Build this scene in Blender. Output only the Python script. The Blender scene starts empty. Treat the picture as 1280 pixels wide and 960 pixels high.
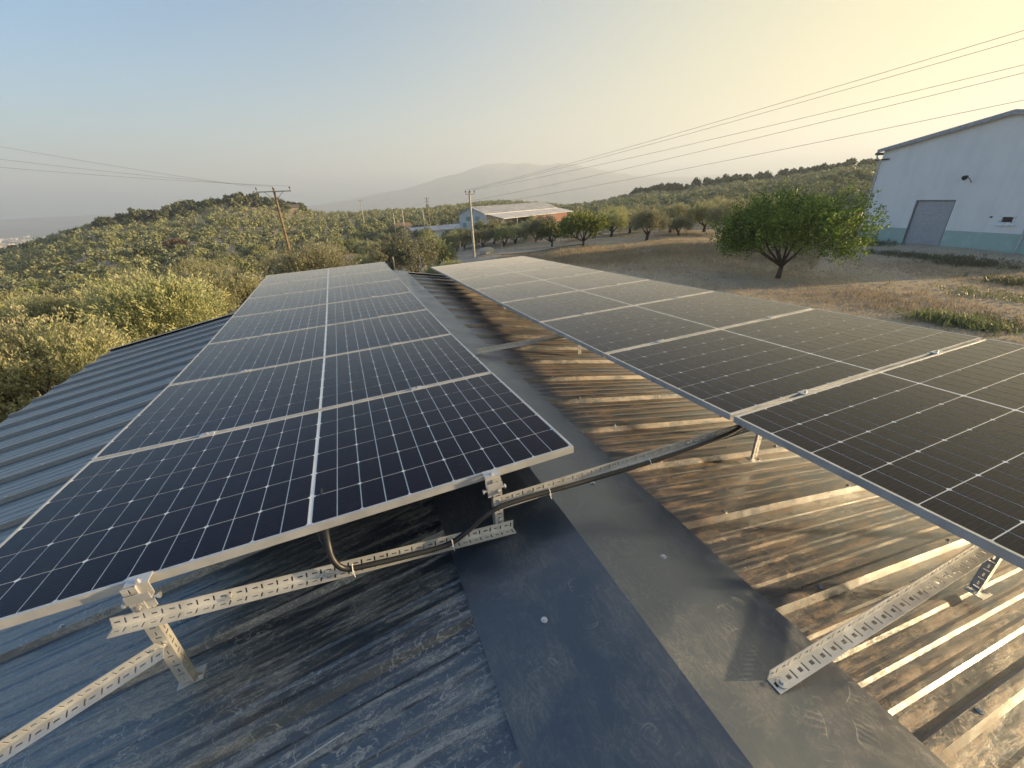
import bpy, math, random
import numpy as np
from mathutils import Vector, Matrix
rad = math.radians
S = bpy.context.scene
COL = S.collection

# ---------------------------------------------------------------- camera (world origin = the eye, +Y along the roof ridge)
F = 503.141
YAW, PITCH, ROLL = 0.3639, 0.4338, -0.0466
cy, sy, cp, sp, cr, sr = math.cos(YAW), math.sin(YAW), math.cos(PITCH), math.sin(PITCH), math.cos(ROLL), math.sin(ROLL)
CF = np.array([sy*cp, cy*cp, -sp]); r0 = np.array([cy, -sy, 0.]); u0 = np.cross(r0, CF)
CR = r0*cr+u0*sr; CU = -r0*sr+u0*cr
cam = bpy.data.cameras.new('camera'); co = bpy.data.objects.new('camera', cam); COL.objects.link(co)
cam.sensor_width = 36; cam.lens = 36*F/1280; cam.clip_start = .02; cam.clip_end = 30000
m = Matrix.Identity(4)
for i in range(3): m[i][0] = CR[i]; m[i][1] = CU[i]; m[i][2] = -CF[i]
co.matrix_world = m; S.camera = co

# ---------------------------------------------------------------- sky and sun
SUN_AZ, SUN_EL = rad(107), rad(9.5)
W = bpy.data.worlds.new('World'); S.world = W; W.use_nodes = True
wn = W.node_tree.nodes; wl = W.node_tree.links
sky = wn.new('ShaderNodeTexSky'); sky.sky_type = 'NISHITA'; sky.sun_disc = False
sky.sun_elevation = SUN_EL; sky.sun_rotation = SUN_AZ; sky.air_density = 1.0; sky.dust_density = 2.0; sky.ozone_density = 2.5
wn['Background'].inputs[1].default_value = 0.057
sd = Vector((math.sin(SUN_AZ)*math.cos(SUN_EL), math.cos(SUN_AZ)*math.cos(SUN_EL), math.sin(SUN_EL)))
# smoky late-afternoon air low in the sky: yellow towards the sun, grey-peach away from it, thinning upwards
def wmath(op, a, b=0., clamp=False):
    d = wn.new('ShaderNodeMath'); d.operation = op; d.use_clamp = clamp
    for i, v in enumerate((a, b)):
        if isinstance(v, bpy.types.NodeSocket): wl.new(v, d.inputs[i])
        else: d.inputs[i].default_value = v
    return d.outputs[0]
wc = wn.new('ShaderNodeTexCoord').outputs['Generated']
dp = wn.new('ShaderNodeVectorMath'); dp.operation = 'DOT_PRODUCT'; wl.new(wc, dp.inputs[0]); dp.inputs[1].default_value = sd
gg = wmath('MULTIPLY_ADD', dp.outputs['Value'], .5); wn[gg.node.name].inputs[2].default_value = .5
sxyz = wn.new('ShaderNodeSeparateXYZ'); wl.new(wc, sxyz.inputs[0]); zz = wmath('MAXIMUM', sxyz.outputs[2], 0.)
tau = wmath('MULTIPLY_ADD', gg, .30); wn[tau.node.name].inputs[2].default_value = .02; tau = wmath('ADD', tau, wmath('MULTIPLY', wmath('POWER', gg, 4.), 1.3))
ff = wmath('POWER', 2.71828, wmath('MULTIPLY', wmath('DIVIDE', zz, tau), -1.))
cr_ = wn.new('ShaderNodeValToRGB'); wl.new(gg, cr_.inputs[0]); K_ = 1/.224
els = cr_.color_ramp.elements; els[0].position = .15; els[0].color = (.25*K_, .41*K_, .46*K_, 1); els[1].position = 1.; els[1].color = (.74*K_, .55*K_, .07*K_, 1)
for pp_, cc_ in ((.40, (.35, .45, .43)), (.58, (.52, .49, .34)), (.85, (.66, .52, .08))):
    e_ = els.new(pp_); e_.color = tuple(c*K_ for c in cc_)+(1,)
wmx = wn.new('ShaderNodeMix'); wmx.data_type = 'RGBA'; wl.new(ff, wmx.inputs[0]); hs_ = wn.new('ShaderNodeHueSaturation'); hs_.inputs['Saturation'].default_value = 1.3; hs_.inputs['Value'].default_value = 1.05; wl.new(sky.outputs[0], hs_.inputs['Color']); wl.new(hs_.outputs[0], wmx.inputs[6]); wl.new(cr_.outputs[0], wmx.inputs[7]); wl.new(wmx.outputs[2], wn['Background'].inputs[0])
sl = bpy.data.lights.new('sun', 'SUN'); sl.energy = 5.0; sl.angle = rad(1.3); sl.color = (1, .73, .40)
so = bpy.data.objects.new('sun', sl); COL.objects.link(so); so.rotation_euler = sd.to_track_quat('Z', 'Y').to_euler()
vs = S.view_settings; vs.view_transform = 'Standard'; vs.look = 'None'; vs.gamma = 1; vs.exposure = 2.28
S.cycles.volume_bounces = 2; S.cycles.max_bounces = 6; S.cycles.transparent_max_bounces = 8

# ---------------------------------------------------------------- helpers
def tag(o, label=None, cat=None, group=None, kind=None):
    if label: o['label'] = label
    if cat: o['category'] = cat
    if group: o['group'] = group
    if kind: o['kind'] = kind
    return o
def empty(name, loc=(0, 0, 0), label=None, cat=None, group=None):
    o = bpy.data.objects.new(name, None); COL.objects.link(o); o.location = loc; o.empty_display_size = .1
    return tag(o, label, cat, group)
class M:
    """collects polygons with a material slot each"""
    def __init__(s): s.v = []; s.f = []; s.m = []
    def add(s, vs_, fs, mi=0):
        n = len(s.v); s.v += [tuple(map(float, p)) for p in vs_]
        for f in fs: s.f.append(tuple(i+n for i in f)); s.m.append(mi)
        return s
    def hexa(s, p, mi=0):
        return s.add(p, [(0, 3, 2, 1), (4, 5, 6, 7), (0, 1, 5, 4), (1, 2, 6, 5), (2, 3, 7, 6), (3, 0, 4, 7)], mi)
    def box(s, a, b, mi=0):
        x0, y0, z0 = a; x1, y1, z1 = b
        return s.hexa([(x0, y0, z0), (x1, y0, z0), (x1, y1, z0), (x0, y1, z0), (x0, y0, z1), (x1, y0, z1), (x1, y1, z1), (x0, y1, z1)], mi)
    def obox(s, c, ax, ay, az, h, mi=0):
        c = Vector(c); X, Y, Z = [Vector(a)*k for a, k in zip((ax, ay, az), h)]
        return s.hexa([c+i*X+j*Y+k*Z for k in (-1, 1) for i, j in ((-1, -1), (1, -1), (1, 1), (-1, 1))], mi)
    def tube(s, pts, rs, n=6, mi=0, caps=True):
        pts = [Vector(p) for p in pts]
        if not hasattr(rs, '__len__'): rs = [rs]*len(pts)
        base = len(s.v); ref = Vector((.3, .2, 1)).normalized()
        for i, p in enumerate(pts):
            t = (pts[min(i+1, len(pts)-1)]-pts[max(i-1, 0)]).normalized()
            a = t.cross(ref)
            if a.length < .1: a = t.cross(Vector((1, 0, 0)))
            a.normalize(); b = t.cross(a)
            for k in range(n):
                q = 2*math.pi*k/n; s.v.append(tuple(p+rs[i]*(a*math.cos(q)+b*math.sin(q))))
        for i in range(len(pts)-1):
            for k in range(n):
                k2 = (k+1) % n
                s.f.append((base+i*n+k, base+(i+1)*n+k, base+(i+1)*n+k2, base+i*n+k2)); s.m.append(mi)
        if caps:
            s.f.append(tuple(base+k for k in range(n))); s.m.append(mi)
            s.f.append(tuple(base+(len(pts)-1)*n+k for k in reversed(range(n)))); s.m.append(mi)
        return s
    def mesh(s, name, mats, smooth=False):
        me = bpy.data.meshes.new(name); me.from_pydata(s.v, [], s.f); me.validate()
        for x in (mats if isinstance(mats, (list, tuple)) else [mats]): me.materials.append(x)
        if len(me.polygons) == len(s.m): me.polygons.foreach_set('material_index', s.m)
        if smooth: me.polygons.foreach_set('use_smooth', [True]*len(me.polygons))
        me.update(); return me
def link(name, me, parent=None, world=True):
    """world=True: vertices are in world space; they are moved into the parent's (unrotated) frame"""
    o = bpy.data.objects.new(name, me); COL.objects.link(o)
    if parent is not None:
        o.parent = parent
        if world: o.location = -Vector(parent.location)
    return o
def origin_to(o, p):
    """put an object's origin at world point p (mesh verts in world space, no parent)"""
    o.data.transform(Matrix.Translation(-Vector(p))); o.location = p; return o
def npmesh(name, V, Q, mats, mi=None, smooth=False):
    """numpy verts (N,3) and quads (M,4)"""
    me = bpy.data.meshes.new(name); V = np.asarray(V, np.float32); Q = np.asarray(Q, np.int32)
    k = Q.shape[1]
    me.vertices.add(len(V)); me.vertices.foreach_set('co', V.ravel())
    me.loops.add(Q.size); me.loops.foreach_set('vertex_index', Q.ravel())
    me.polygons.add(len(Q)); me.polygons.foreach_set('loop_start', np.arange(0, Q.size, k, dtype=np.int32))
    me.polygons.foreach_set('loop_total', np.full(len(Q), k, np.int32))
    for x in (mats if isinstance(mats, (list, tuple)) else [mats]): me.materials.append(x)
    if mi is not None: me.polygons.foreach_set('material_index', np.asarray(mi, np.int32))
    if smooth: me.polygons.foreach_set('use_smooth', np.ones(len(Q), bool))
    me.update(calc_edges=True); return me
def ray(x, y): return CR*(x-640)/F+CU*(480-y)/F+CF

# ---------------------------------------------------------------- node helpers
class N:
    def __init__(s, name):
        s.mat = bpy.data.materials.new(name); s.mat.use_nodes = True; s.t = s.mat.node_tree; s.t.nodes.clear()
        s.out = s.t.nodes.new('ShaderNodeOutputMaterial')
    def n(s, t, ins=None, **kw):
        d = s.t.nodes.new('ShaderNode'+t)
        for k, v in kw.items(): setattr(d, k, v)
        for k, v in (ins or {}).items():
            if hasattr(v, 'outputs'): v = v.outputs[0]
            if isinstance(v, bpy.types.NodeSocket): s.t.links.new(v, d.inputs[k])
            else: d.inputs[k].default_value = v
        return d
    def math(s, op, a, b=0., c=None):
        i = {0: a, 1: b}
        if c is not None: i[2] = c
        return s.n('Math', i, operation=op).outputs[0]
    def noise(s, vec, scale, detail=4, rough=.55, dist=0.):
        return s.n('TexNoise', {'Vector': vec, 'Scale': scale, 'Detail': detail, 'Roughness': rough, 'Distortion': dist}).outputs[0]
    def ramp(s, v, a, b, lo=0., hi=1.):
        return s.n('MapRange', {0: v, 1: a, 2: b, 3: lo, 4: hi}, interpolation_type='SMOOTHSTEP').outputs[0]
    def mix(s, f, a, b):
        d = s.t.nodes.new('ShaderNodeMix'); d.data_type = 'RGBA'
        for i, v in ((0, f), (6, a), (7, b)):
            if isinstance(v, bpy.types.NodeSocket): s.t.links.new(v, d.inputs[i])
            else: d.inputs[i].default_value = v if i == 0 else tuple(v)+((1,) if len(v) == 3 else ())
        return d.outputs[2]
    def scale(s, vec, sc, loc=(0, 0, 0), rot=(0, 0, 0)):
        return s.n('Mapping', {'Vector': vec, 'Scale': sc, 'Location': loc, 'Rotation': rot}).outputs[0]
    def pos(s): return s.n('NewGeometry').outputs['Position']
    def obj(s): return s.n('TexCoord').outputs['Object']
    def bump(s, h, strength=.3, dist=.01, nrm=None):
        i = {'Height': h, 'Strength': strength, 'Distance': dist}
        if nrm is not None: i['Normal'] = nrm
        return s.n('Bump', i).outputs[0]
    def bsdf(s, **kw):
        names = dict(color='Base Color', rough='Roughness', metal='Metallic', normal='Normal', ior='IOR', coat='Coat Weight', coatior='Coat IOR', coatr='Coat Roughness', spec='Specular IOR Level', sheen='Sheen Weight', sheenr='Sheen Roughness')
        b = s.n('BsdfPrincipled')
        for k, v in kw.items():
            i = b.inputs[names[k]]
            if isinstance(v, bpy.types.NodeSocket): s.t.links.new(v, i)
            else: i.default_value = tuple(v)+(1,) if k == 'color' else v
        return b
    def end(s, sh): s.t.links.new(sh.outputs[0] if hasattr(sh, 'outputs') else sh, s.out.inputs[0]); return s.mat
def plain(name, color, rough=.6, metal=0., var=.25, sc=6., bump=.0, **kw):
    m_ = N(name); p = m_.pos(); nz = m_.noise(p, sc, 5)
    c = m_.mix(m_.ramp(nz, .3, .7), [x*(1-var) for x in color], [min(1, x*(1+var*.6)) for x in color])
    d = dict(color=c, rough=m_.ramp(nz, .2, .8, max(0.05, rough-.08), rough+.1), metal=metal, **kw)
    if bump: d['normal'] = m_.bump(m_.noise(p, sc*6, 4), bump, .01)
    return m_.end(m_.bsdf(**d))

# ---------------------------------------------------------------- materials
def shoe_mask(m_, p, cx, cyy, ang, size=1.):
    """faint dusty shoe print: outline and tread bars of a sole, in roof-plane coordinates"""
    q = m_.n('Mapping', {'Vector': p, 'Location': (cx, cyy, 0), 'Rotation': (0, 0, ang), 'Scale': (size, size, 0)}, vector_type='TEXTURE')
    s = m_.n('SeparateXYZ', {0: q}); x = s.outputs[0]; y = s.outputs[1]
    # width shrinks at the waist of the sole
    wv = m_.math('ADD', .045, m_.math('MULTIPLY', .010, m_.math('COSINE', m_.math('MULTIPLY', y, 42.))))
    ex = m_.math('DIVIDE', x, wv); ey = m_.math('DIVIDE', y, .135)
    d = m_.math('SQRT', m_.math('ADD', m_.math('POWER', m_.math('ABSOLUTE', ex), 2.5), m_.math('POWER', m_.math('ABSOLUTE', ey), 5.)))
    inside = m_.ramp(d, 1.0, .93); ring = m_.math('MULTIPLY', inside, m_.ramp(d, .86, .97))
    tread = m_.ramp(m_.math('SINE', m_.math('ADD', m_.math('MULTIPLY', y, 300.), m_.math('MULTIPLY', m_.noise(p, 30, 2), 9.))), .2, .9)
    pat = m_.ramp(m_.noise(p, 14, 3), .46, .66)
    return m_.math('MULTIPLY', m_.math('ADD', m_.math('MULTIPLY', ring, .9), m_.math('MULTIPLY', m_.math('MULTIPLY', inside, tread), .28)), pat)
def roof_mat(name, base, dust, prints=(), cap=False):
    m_ = N(name); p = m_.pos()
    st = m_.scale(p, (1.0, 9., 1.)); big = m_.noise(p, 1.1, 4); stk = m_.noise(st, 2.6, 7, .62, .4)
    fine = m_.noise(m_.scale(p, (5., 26., 5.)), 2.2, 8, .7, .8); mott = m_.noise(p, 26., 8, .75, 1.6)
    crs = m_.noise(m_.scale(p, (1., 1.8, 1.), rot=(0, 0, .6)), 9., 4, .55, .7); gr = m_.noise(p, 140., 4, .7)
    if cap:
        stk = m_.noise(p, 3.5, 6, .6, .6); fine = m_.noise(m_.scale(p, (8, 2.5, 5)), 3., 7, .7, 1.5)
    d = m_.math('MULTIPLY', m_.ramp(stk, .46, .66), m_.ramp(big, .3, .65, .25, 1.))
    scr = m_.ramp(m_.math('ABSOLUTE', m_.math('SUBTRACT', fine, .5)), .035, .012)
    spk = m_.ramp(mott, .57, .64)
    dirt = m_.math('ADD', m_.math('MULTIPLY', d, .62 if not cap else .10), m_.math('MULTIPLY', m_.math('MULTIPLY', spk, m_.ramp(big, .35, .55)), .9 if not cap else .10))
    dirt = m_.math('ADD', dirt, m_.math('MULTIPLY', m_.math('MULTIPLY', scr, m_.ramp(stk, .42, .6)), .8 if not cap else .16))
    ln = m_.math('MULTIPLY', m_.ramp(m_.math('ABSOLUTE', m_.math('SUBTRACT', crs, .5)), .016, .006), m_.ramp(m_.noise(p, 3.1, 3), .46, .6))
    dirt = m_.math('ADD', dirt, m_.math('MULTIPLY', ln, 1. if not cap else .10))
    if not cap: dirt = m_.math('ADD', dirt, m_.math('MULTIPLY', m_.math('MULTIPLY', m_.ramp(gr, .5, .7), m_.ramp(mott, .45, .62)), .45))
    dirt = m_.math('MULTIPLY', dirt, m_.ramp(gr, .3, .62, .45 if not cap else .8, 1.35))
    for a in prints: dirt = m_.math('ADD', dirt, m_.math('MULTIPLY', shoe_mask(m_, p, *a), .8))
    dirt = m_.math('MINIMUM', dirt, 1.)
    sx_ = m_.n('SeparateXYZ', {0: p}).outputs[0]
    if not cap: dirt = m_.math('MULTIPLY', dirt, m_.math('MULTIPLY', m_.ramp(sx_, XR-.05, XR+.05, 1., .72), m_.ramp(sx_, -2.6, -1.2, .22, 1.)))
    c = m_.mix(dirt, base, m_.mix(m_.ramp(sx_, XR-.05, XR+.05), dust, (.28, .165, .075) if not cap else dust))  # right-slope dust is browner: warm sunlight put into its colour
    rgh = m_.math('ADD', m_.ramp(stk, .3, .75, .27 if not cap else .28, .46 if not cap else .44), m_.math('MULTIPLY', dirt, .22))
    h = m_.math('ADD', m_.noise(m_.scale(p, (1., 2.2, 1.)), 3.0 if not cap else 1.6, 3), m_.math('ADD', m_.math('MULTIPLY', mott, .13 if not cap else .02), m_.math('MULTIPLY', stk, .12 if not cap else .0)))
    b = m_.bsdf(color=c, rough=rgh, ior=2.1, sheen=.6 if not cap else .12, sheenr=.2, coat=.4 if not cap else 0., coatr=.3, normal=m_.bump(h, .6, .018 if not cap else .012))
    return m_.end(b)
PR_L = [(.565, .86, 2.95, .75), (.55, .36, .3, .8), (.30, .70, 1.9, .7)]
PR_R = [(1.03, .62, 1.9, .85), (.98, .31, 2.6, .85), (1.15, .25, 2.2, .8), (.93, 1.05, 1.2, .8)]
MAT = {}
XR = .70
MAT['roof'] = roof_mat('roof_paint', (.028, .040, .056), (.33, .32, .29))
MAT['cap'] = roof_mat('ridge_cap_paint', (.028, .042, .064), (.30, .28, .24), PR_L+PR_R, True)
def cell_mat():
    m_ = N('solar_cell_blue'); p = m_.obj(); s = m_.n('SeparateXYZ', {0: p}); y = s.outputs[1]
    w = m_.math('FRACT', m_.math('DIVIDE', y, .0182)); bus = m_.ramp(m_.math('ABSOLUTE', m_.math('SUBTRACT', w, .5)), .03, .012)
    g = m_.pos(); du = m_.ramp(m_.noise(m_.scale(g, (1.5, 1.5, 1)), 3.5, 7, .7, .8), .56, .82)
    c = m_.mix(m_.math('MULTIPLY', bus, .35), (.0075, .0058, .014), (.11, .12, .14))
    c = m_.mix(m_.math('MULTIPLY', du, .07), c, (.26, .25, .24))
    smg = m_.math('MULTIPLY', m_.ramp(m_.noise(m_.scale(g, (1.6, 3.2, 1)), 4.1, 6, .7, 1.5), .67, .74), .22)
    c = m_.mix(smg, c, (.34, .34, .33))
    return m_.end(m_.bsdf(color=c, rough=.4, spec=.0, coat=1., coatr=m_.ramp(m_.noise(g, 2., 3), .3, .7, .055, .12), coatior=1.29, sheen=1., sheenr=.13))
MAT['cell'] = cell_mat()
MAT['sheet'] = plain('white_backsheet_under_glass', (.78, .80, .82), .4, var=.05, coat=1., coatr=.09, coatior=1.40)
MAT['back'] = plain('dark_panel_underside', (.07, .07, .075), .6)
MAT['alu'] = plain('anodised_aluminium', (.60, .60, .60), .38, .55, var=.12, sc=9)
MAT['galv'] = plain('galvanised_steel', (.62, .62, .61), .42, .55, var=.12, sc=14)
MAT['steel'] = plain('zinc_bolt_steel', (.62, .62, .62), .3, .8)
MAT['rubber'] = plain('black_conduit', (.018, .018, .020), .42)
MAT['white'] = plain('white_nylon', (.75, .75, .73), .4)
MAT['black'] = plain('black_plastic', (.02, .02, .02), .4)
MAT['trim'] = plain('grey_roof_trim', (.16, .17, .19), .5)
MAT['render'] = None
def wall_mat(name, col, low, zsplit, base2=None):
    m_ = N(name); p = m_.pos(); s = m_.n('SeparateXYZ', {0: p})
    nz = m_.noise(p, 1.2, 6, .6); st = m_.noise(m_.scale(p, (2., 2., .18)), 2.5, 5)
    k = m_.ramp(m_.math('ADD', nz, st), .8, 1.25, 0, .22)
    c = m_.mix(k, col, [x*.6 for x in col])
    if low:
        c2 = m_.mix(m_.ramp(m_.noise(p, 2.2, 6, .7), .5, .7, 0, .5), low, (.66, .68, .66))
        c = m_.mix(m_.ramp(s.outputs[2], zsplit+.01, zsplit-.01), c, c2)
    # rain streaks and splash dirt near the foot
    return m_.end(m_.bsdf(color=c, rough=.85, normal=m_.bump(m_.noise(p, 25, 5), .25, .01)))
MAT['bark'] = plain('olive_bark', (.075, .06, .048), .9, var=.5, sc=5, bump=.5)
MAT['wood'] = plain('weathered_pole_wood', (.21, .145, .09), .85, var=.35, sc=3, bump=.3)
MAT['concrete'] = plain('pale_concrete', (.42, .40, .36), .85, var=.25, sc=3, bump=.3)
def leaf_mat(name, a, b, tip=None, tr=.35, rough=.5):
    m_ = N(name); g = m_.n('NewGeometry'); r = g.outputs['Random Per Island']; oi = m_.n('ObjectInfo').outputs['Random']
    c = m_.mix(r, a, b)
    if tip: c = m_.mix(m_.ramp(r, .76, .86), c, tip)
    nz = m_.noise(g.outputs['Position'], .35, 3)
    hs = m_.n('HueSaturation', {'Hue': m_.ramp(oi, 0, 1, .485, .512), 'Saturation': m_.ramp(oi, 0, 1, .85, 1.15), 'Value': m_.ramp(m_.math('ADD', nz, m_.math('MULTIPLY', oi, .5)), .45, 1.1, .75, 1.3), 'Color': c}).outputs[0]
    b1 = m_.bsdf(color=hs, rough=rough); t = m_.n('BsdfTranslucent', {'Color': hs})
    return m_.end(m_.n('MixShader', {0: tr, 1: b1, 2: t}))
MAT['olive'] = leaf_mat('olive_leaves', (.18, .19, .10), (.36, .36, .20), (.46, .46, .24))
MAT['olive_far'] = leaf_mat('far_olive_leaves', (.20, .215, .105), (.31, .32, .165), None, .25)
MAT['olive_far_b'] = leaf_mat('far_grey_olive_leaves', (.19, .21, .125), (.30, .315, .19), None, .25)
MAT['olive_tip'] = leaf_mat('sunlit_young_olive_leaves', (.30, .30, .16), (.46, .44, .26), None, .35)  # young leaves at shoot ends, sunlit brightness also put into their colour
MAT['olive_grey'] = leaf_mat('grey_olive_leaves', (.15, .175, .115), (.32, .34, .23), (.42, .44, .28))
MAT['almond'] = leaf_mat('almond_leaves', (.09, .14, .03), (.20, .25, .06), (.38, .36, .08))
MAT['almond_dark'] = leaf_mat('dark_almond_leaves', (.08, .13, .035), (.17, .23, .06), (.30, .34, .10))
MAT['pine'] = leaf_mat('pine_needles', (.05, .07, .032), (.10, .12, .05), (.15, .155, .06), .15)
MAT['shrub'] = leaf_mat('rust_shrub_leaves', (.16, .10, .05), (.24, .16, .08))
MAT['weed'] = leaf_mat('green_weed_leaves', (.12, .14, .07), (.20, .22, .11))
MAT['straw'] = leaf_mat('dry_straw', (.36, .30, .18), (.54, .46, .29), (.60, .46, .26), .3, .7)

# ---------------------------------------------------------------- terrain
AZ = np.array([-180, -90, -60, -30, -20, -10, 0, 10, 20, 30, 40, 50, 60, 75, 100, 140, 180.])
RR = np.array([0, 15, 25, 40, 60, 100, 150, 200, 300, 450, 700, 1200, 3000, 9000.])
flat = [-5.2]*4+[-5.2, -5.4, -6, -8, -14, -25, -40, -60, -80, -80]
TT = np.array([flat,
 [-5.2, -5.5, -6, -7.5, -10, -15, -19, -22, -28, -40, -55, -70, -80, -80],
 [-5.2, -5.6, -6.3, -8.5, -11, -15, -19, -20, -22, -30, -48, -68, -80, -80],
 [-5.2, -5.6, -6.3, -8.5, -11, -14.5, -16, -15.5, -14.5, -22, -42, -65, -80, -80],
 [-5.2, -5.5, -6.2, -8, -10, -13, -13, -9.5, -3.8, -13, -36, -62, -80, -80],
 [-5.2, -5.4, -6, -7.5, -9.2, -11.5, -10.5, -6.2, 2.2, -6, -28, -60, -80, -80],
 [-5.2, -5.4, -6, -7.3, -8.6, -10.5, -10.5, -9, -6.8, -14, -32, -60, -80, -80],
 [-5.2, -5.3, -5.9, -7, -7.8, -9, -9.5, -8.8, -6.8, -12, -30, -60, -80, -80],
 [-5.2, -5.3, -5.6, -6.5, -7, -7.2, -7.4, -6.5, -4.0, -10, -30, -60, -80, -80],
 [-5.2, -5.2, -5.3, -5.5, -6, -6.8, -8, -8.8, -9, -16, -35, -60, -80, -80],
 [-5.2, -5.2, -5.2, -5.3, -5.5, -6.5, -7.5, -6, -2.6, -8, -30, -60, -80, -80],
 [-5.2, -5.2, -5.2, -5.2, -5.2, -5.4, -5.6, -3, 1.2, 0, -20, -50, -70, -80],
 [-5.2, -5.2, -5.2, -5.2, -5.2, -5.2, -3, 0, 4.4, 8, 2, -20, -60, -80],
 [-5.2, -5.2, -5.2, -5.2, -5.2, -5.2, -2, 2, 7, 10, 6, 0, -20, -60],
 [-5.2, -5.2, -5.2, -5.2, -5.2, -5.2, -5, -3, 0, 2, 0, -20, -50, -70],
 [-5.2]*6+[-5.4, -6, -8, -12, -20, -40, -70, -80], flat])
def terr(x, y):
    x = np.asarray(x, float); y = np.asarray(y, float)
    a = np.degrees(np.arctan2(x, y)); r = np.hypot(x, y)
    i = np.clip(np.searchsorted(AZ, a, 'right')-1, 0, len(AZ)-2); j = np.clip(np.searchsorted(RR, r, 'right')-1, 0, len(RR)-2)
    u = np.clip((a-AZ[i])/(AZ[i+1]-AZ[i]), 0, 1); v = np.clip((r-RR[j])/(RR[j+1]-RR[j]), 0, 1)
    u = u*u*(3-2*u); v = v*.4+.6*v*v*(3-2*v)
    z = (TT[i, j]*(1-u)+TT[i+1, j]*u)*(1-v)+(TT[i, j+1]*(1-u)+TT[i+1, j+1]*u)*v
    k = np.clip((r-18)/60, 0, 1)*.35*np.clip(2-r/900, 0.2, 1)
    w = np.clip((r-120)/200, 0, 1)*np.clip(2-r/700, 0, 1)
    return z+k*(np.sin(x*.21+1.3)*np.cos(y*.17)+.5*np.sin(x*.47-y*.39))+w*.9*(np.sin(x*.031+2)*np.cos(y*.043+1))
def tz(x, y): return float(terr(x, y))
def gpix(px, py):
    """the point of the ground that the sight line through a photo pixel meets"""
    d = ray(px, py); s = 4.
    for _ in range(6000):
        q = d*s
        if q[2] < tz(q[0], q[1]): break
        s *= 1.004
    return float(q[0]), float(q[1]), tz(q[0], q[1])
def build_ground():
    rs = np.concatenate([[0, 4, 8], np.arange(11, 60, 1.2), np.geomspace(61, 9000, 120)])
    az = np.radians(np.concatenate([np.arange(-180, -60, 4), np.arange(-60, 95, 1.), np.arange(95, 180, 4)]))
    A, Rr = np.meshgrid(az, rs, indexing='ij'); X = np.sin(A)*Rr; Y = np.cos(A)*Rr; Z = terr(X, Y)
    na, nr = A.shape; V = np.stack([X, Y, Z], -1).reshape(-1, 3)
    i = np.arange(na)[:, None]; j = np.arange(nr-1)[None, :]; i2 = (i+1) % na
    Q = np.stack([i*nr+j, i2*nr+j, i2*nr+j+1, i*nr+j+1+0*i2], -1).reshape(-1, 4)[:, ::-1]
    m_ = N('dry_earth'); p = m_.pos()
    n1 = m_.noise(p, .12, 6, .6); n2 = m_.noise(p, .9, 7, .7); n3 = m_.noise(p, 9., 6, .7)
    c = m_.mix(m_.ramp(n1, .35, .65), (.35, .275, .195), (.46, .39, .285))
    c = m_.mix(m_.ramp(n2, .48, .64, 0, .75), c, (.50, .40, .24))
    c = m_.mix(m_.ramp(n3, .48, .6, 0, .7), c, (.15, .12, .09)); c = m_.mix(m_.ramp(m_.noise(p, 3.1, 6, .75), .52, .62, 0, .55), c, (.50, .44, .35))
    sx = m_.n('SeparateXYZ', {0: p})
    # the plain far below: pale fields, groves and bare plots
    far = m_.ramp(m_.n('VectorMath', {0: p}, operation='LENGTH').outputs['Value'], 500, 900)
    v1 = m_.n('TexVoronoi', {'Vector': p, 'Scale': .006}, distance='CHEBYCHEV').outputs['Color']
    fv = m_.n('SeparateColor', {0: v1}).outputs[0]
    fc = m_.mix(fv, (.10, .115, .07), (.36, .33, .26)); fc = m_.mix(m_.ramp(m_.noise(p, .03, 5), .45, .6), fc, (.07, .085, .05))
    c = m_.mix(far, c, fc)
    bm = m_.bump(m_.math('ADD', n2, m_.math('MULTIPLY', n3, .3)), .8, .12)
    me = npmesh('ground', V, Q, m_.end(m_.bsdf(color=c, rough=.95, normal=bm)), smooth=True)
    tag(link('ground', me), kind='structure')
build_ground()

def strip(name, pts, w, mat, dz=.03, kind='structure'):
    V = []; Q = []
    P = [Vector((p[0], p[1], 0)) for p in pts]; D = []
    for a, b in zip(P[:-1], P[1:]):
        k = max(1, int((b-a).length/1.0)); D += [a.lerp(b, i/k) for i in range(k)]
    D.append(P[-1])
    for i, p in enumerate(D):
        t = (D[min(i+1, len(D)-1)]-D[max(i-1, 0)]).normalized(); n_ = Vector((-t.y, t.x, 0))
        for k in range(5):
            q = p+n_*w*(k/4-.5); V.append((q.x, q.y, tz(q.x, q.y)+dz))
    for i in range(len(D)-1):
        for k in range(4): Q.append((i*5+k, (i+1)*5+k, (i+1)*5+k+1, i*5+k+1))
    return tag(link(name, npmesh(name, V, Q, mat, smooth=True)), kind=kind)
road_mat = plain('gravel_track', (.34, .32, .29), .95, var=.25, sc=1.5, bump=.5)
g = lambda px, py: gpix(px, py)[:2]
rp = [g(540, 322), g(575, 318), g(612, 316), g(566, 306), g(545, 296)]
strip('gravel_road', [(8, 40), (13, 47), (18, 56), (17, 72), (12, 92), (9, 120), (6, 160)], 6.5, road_mat, .07)
strip('gravel_path', [(16.5, 53), (22, 51), (29, 47)], 3.2, road_mat, .11)

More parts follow.
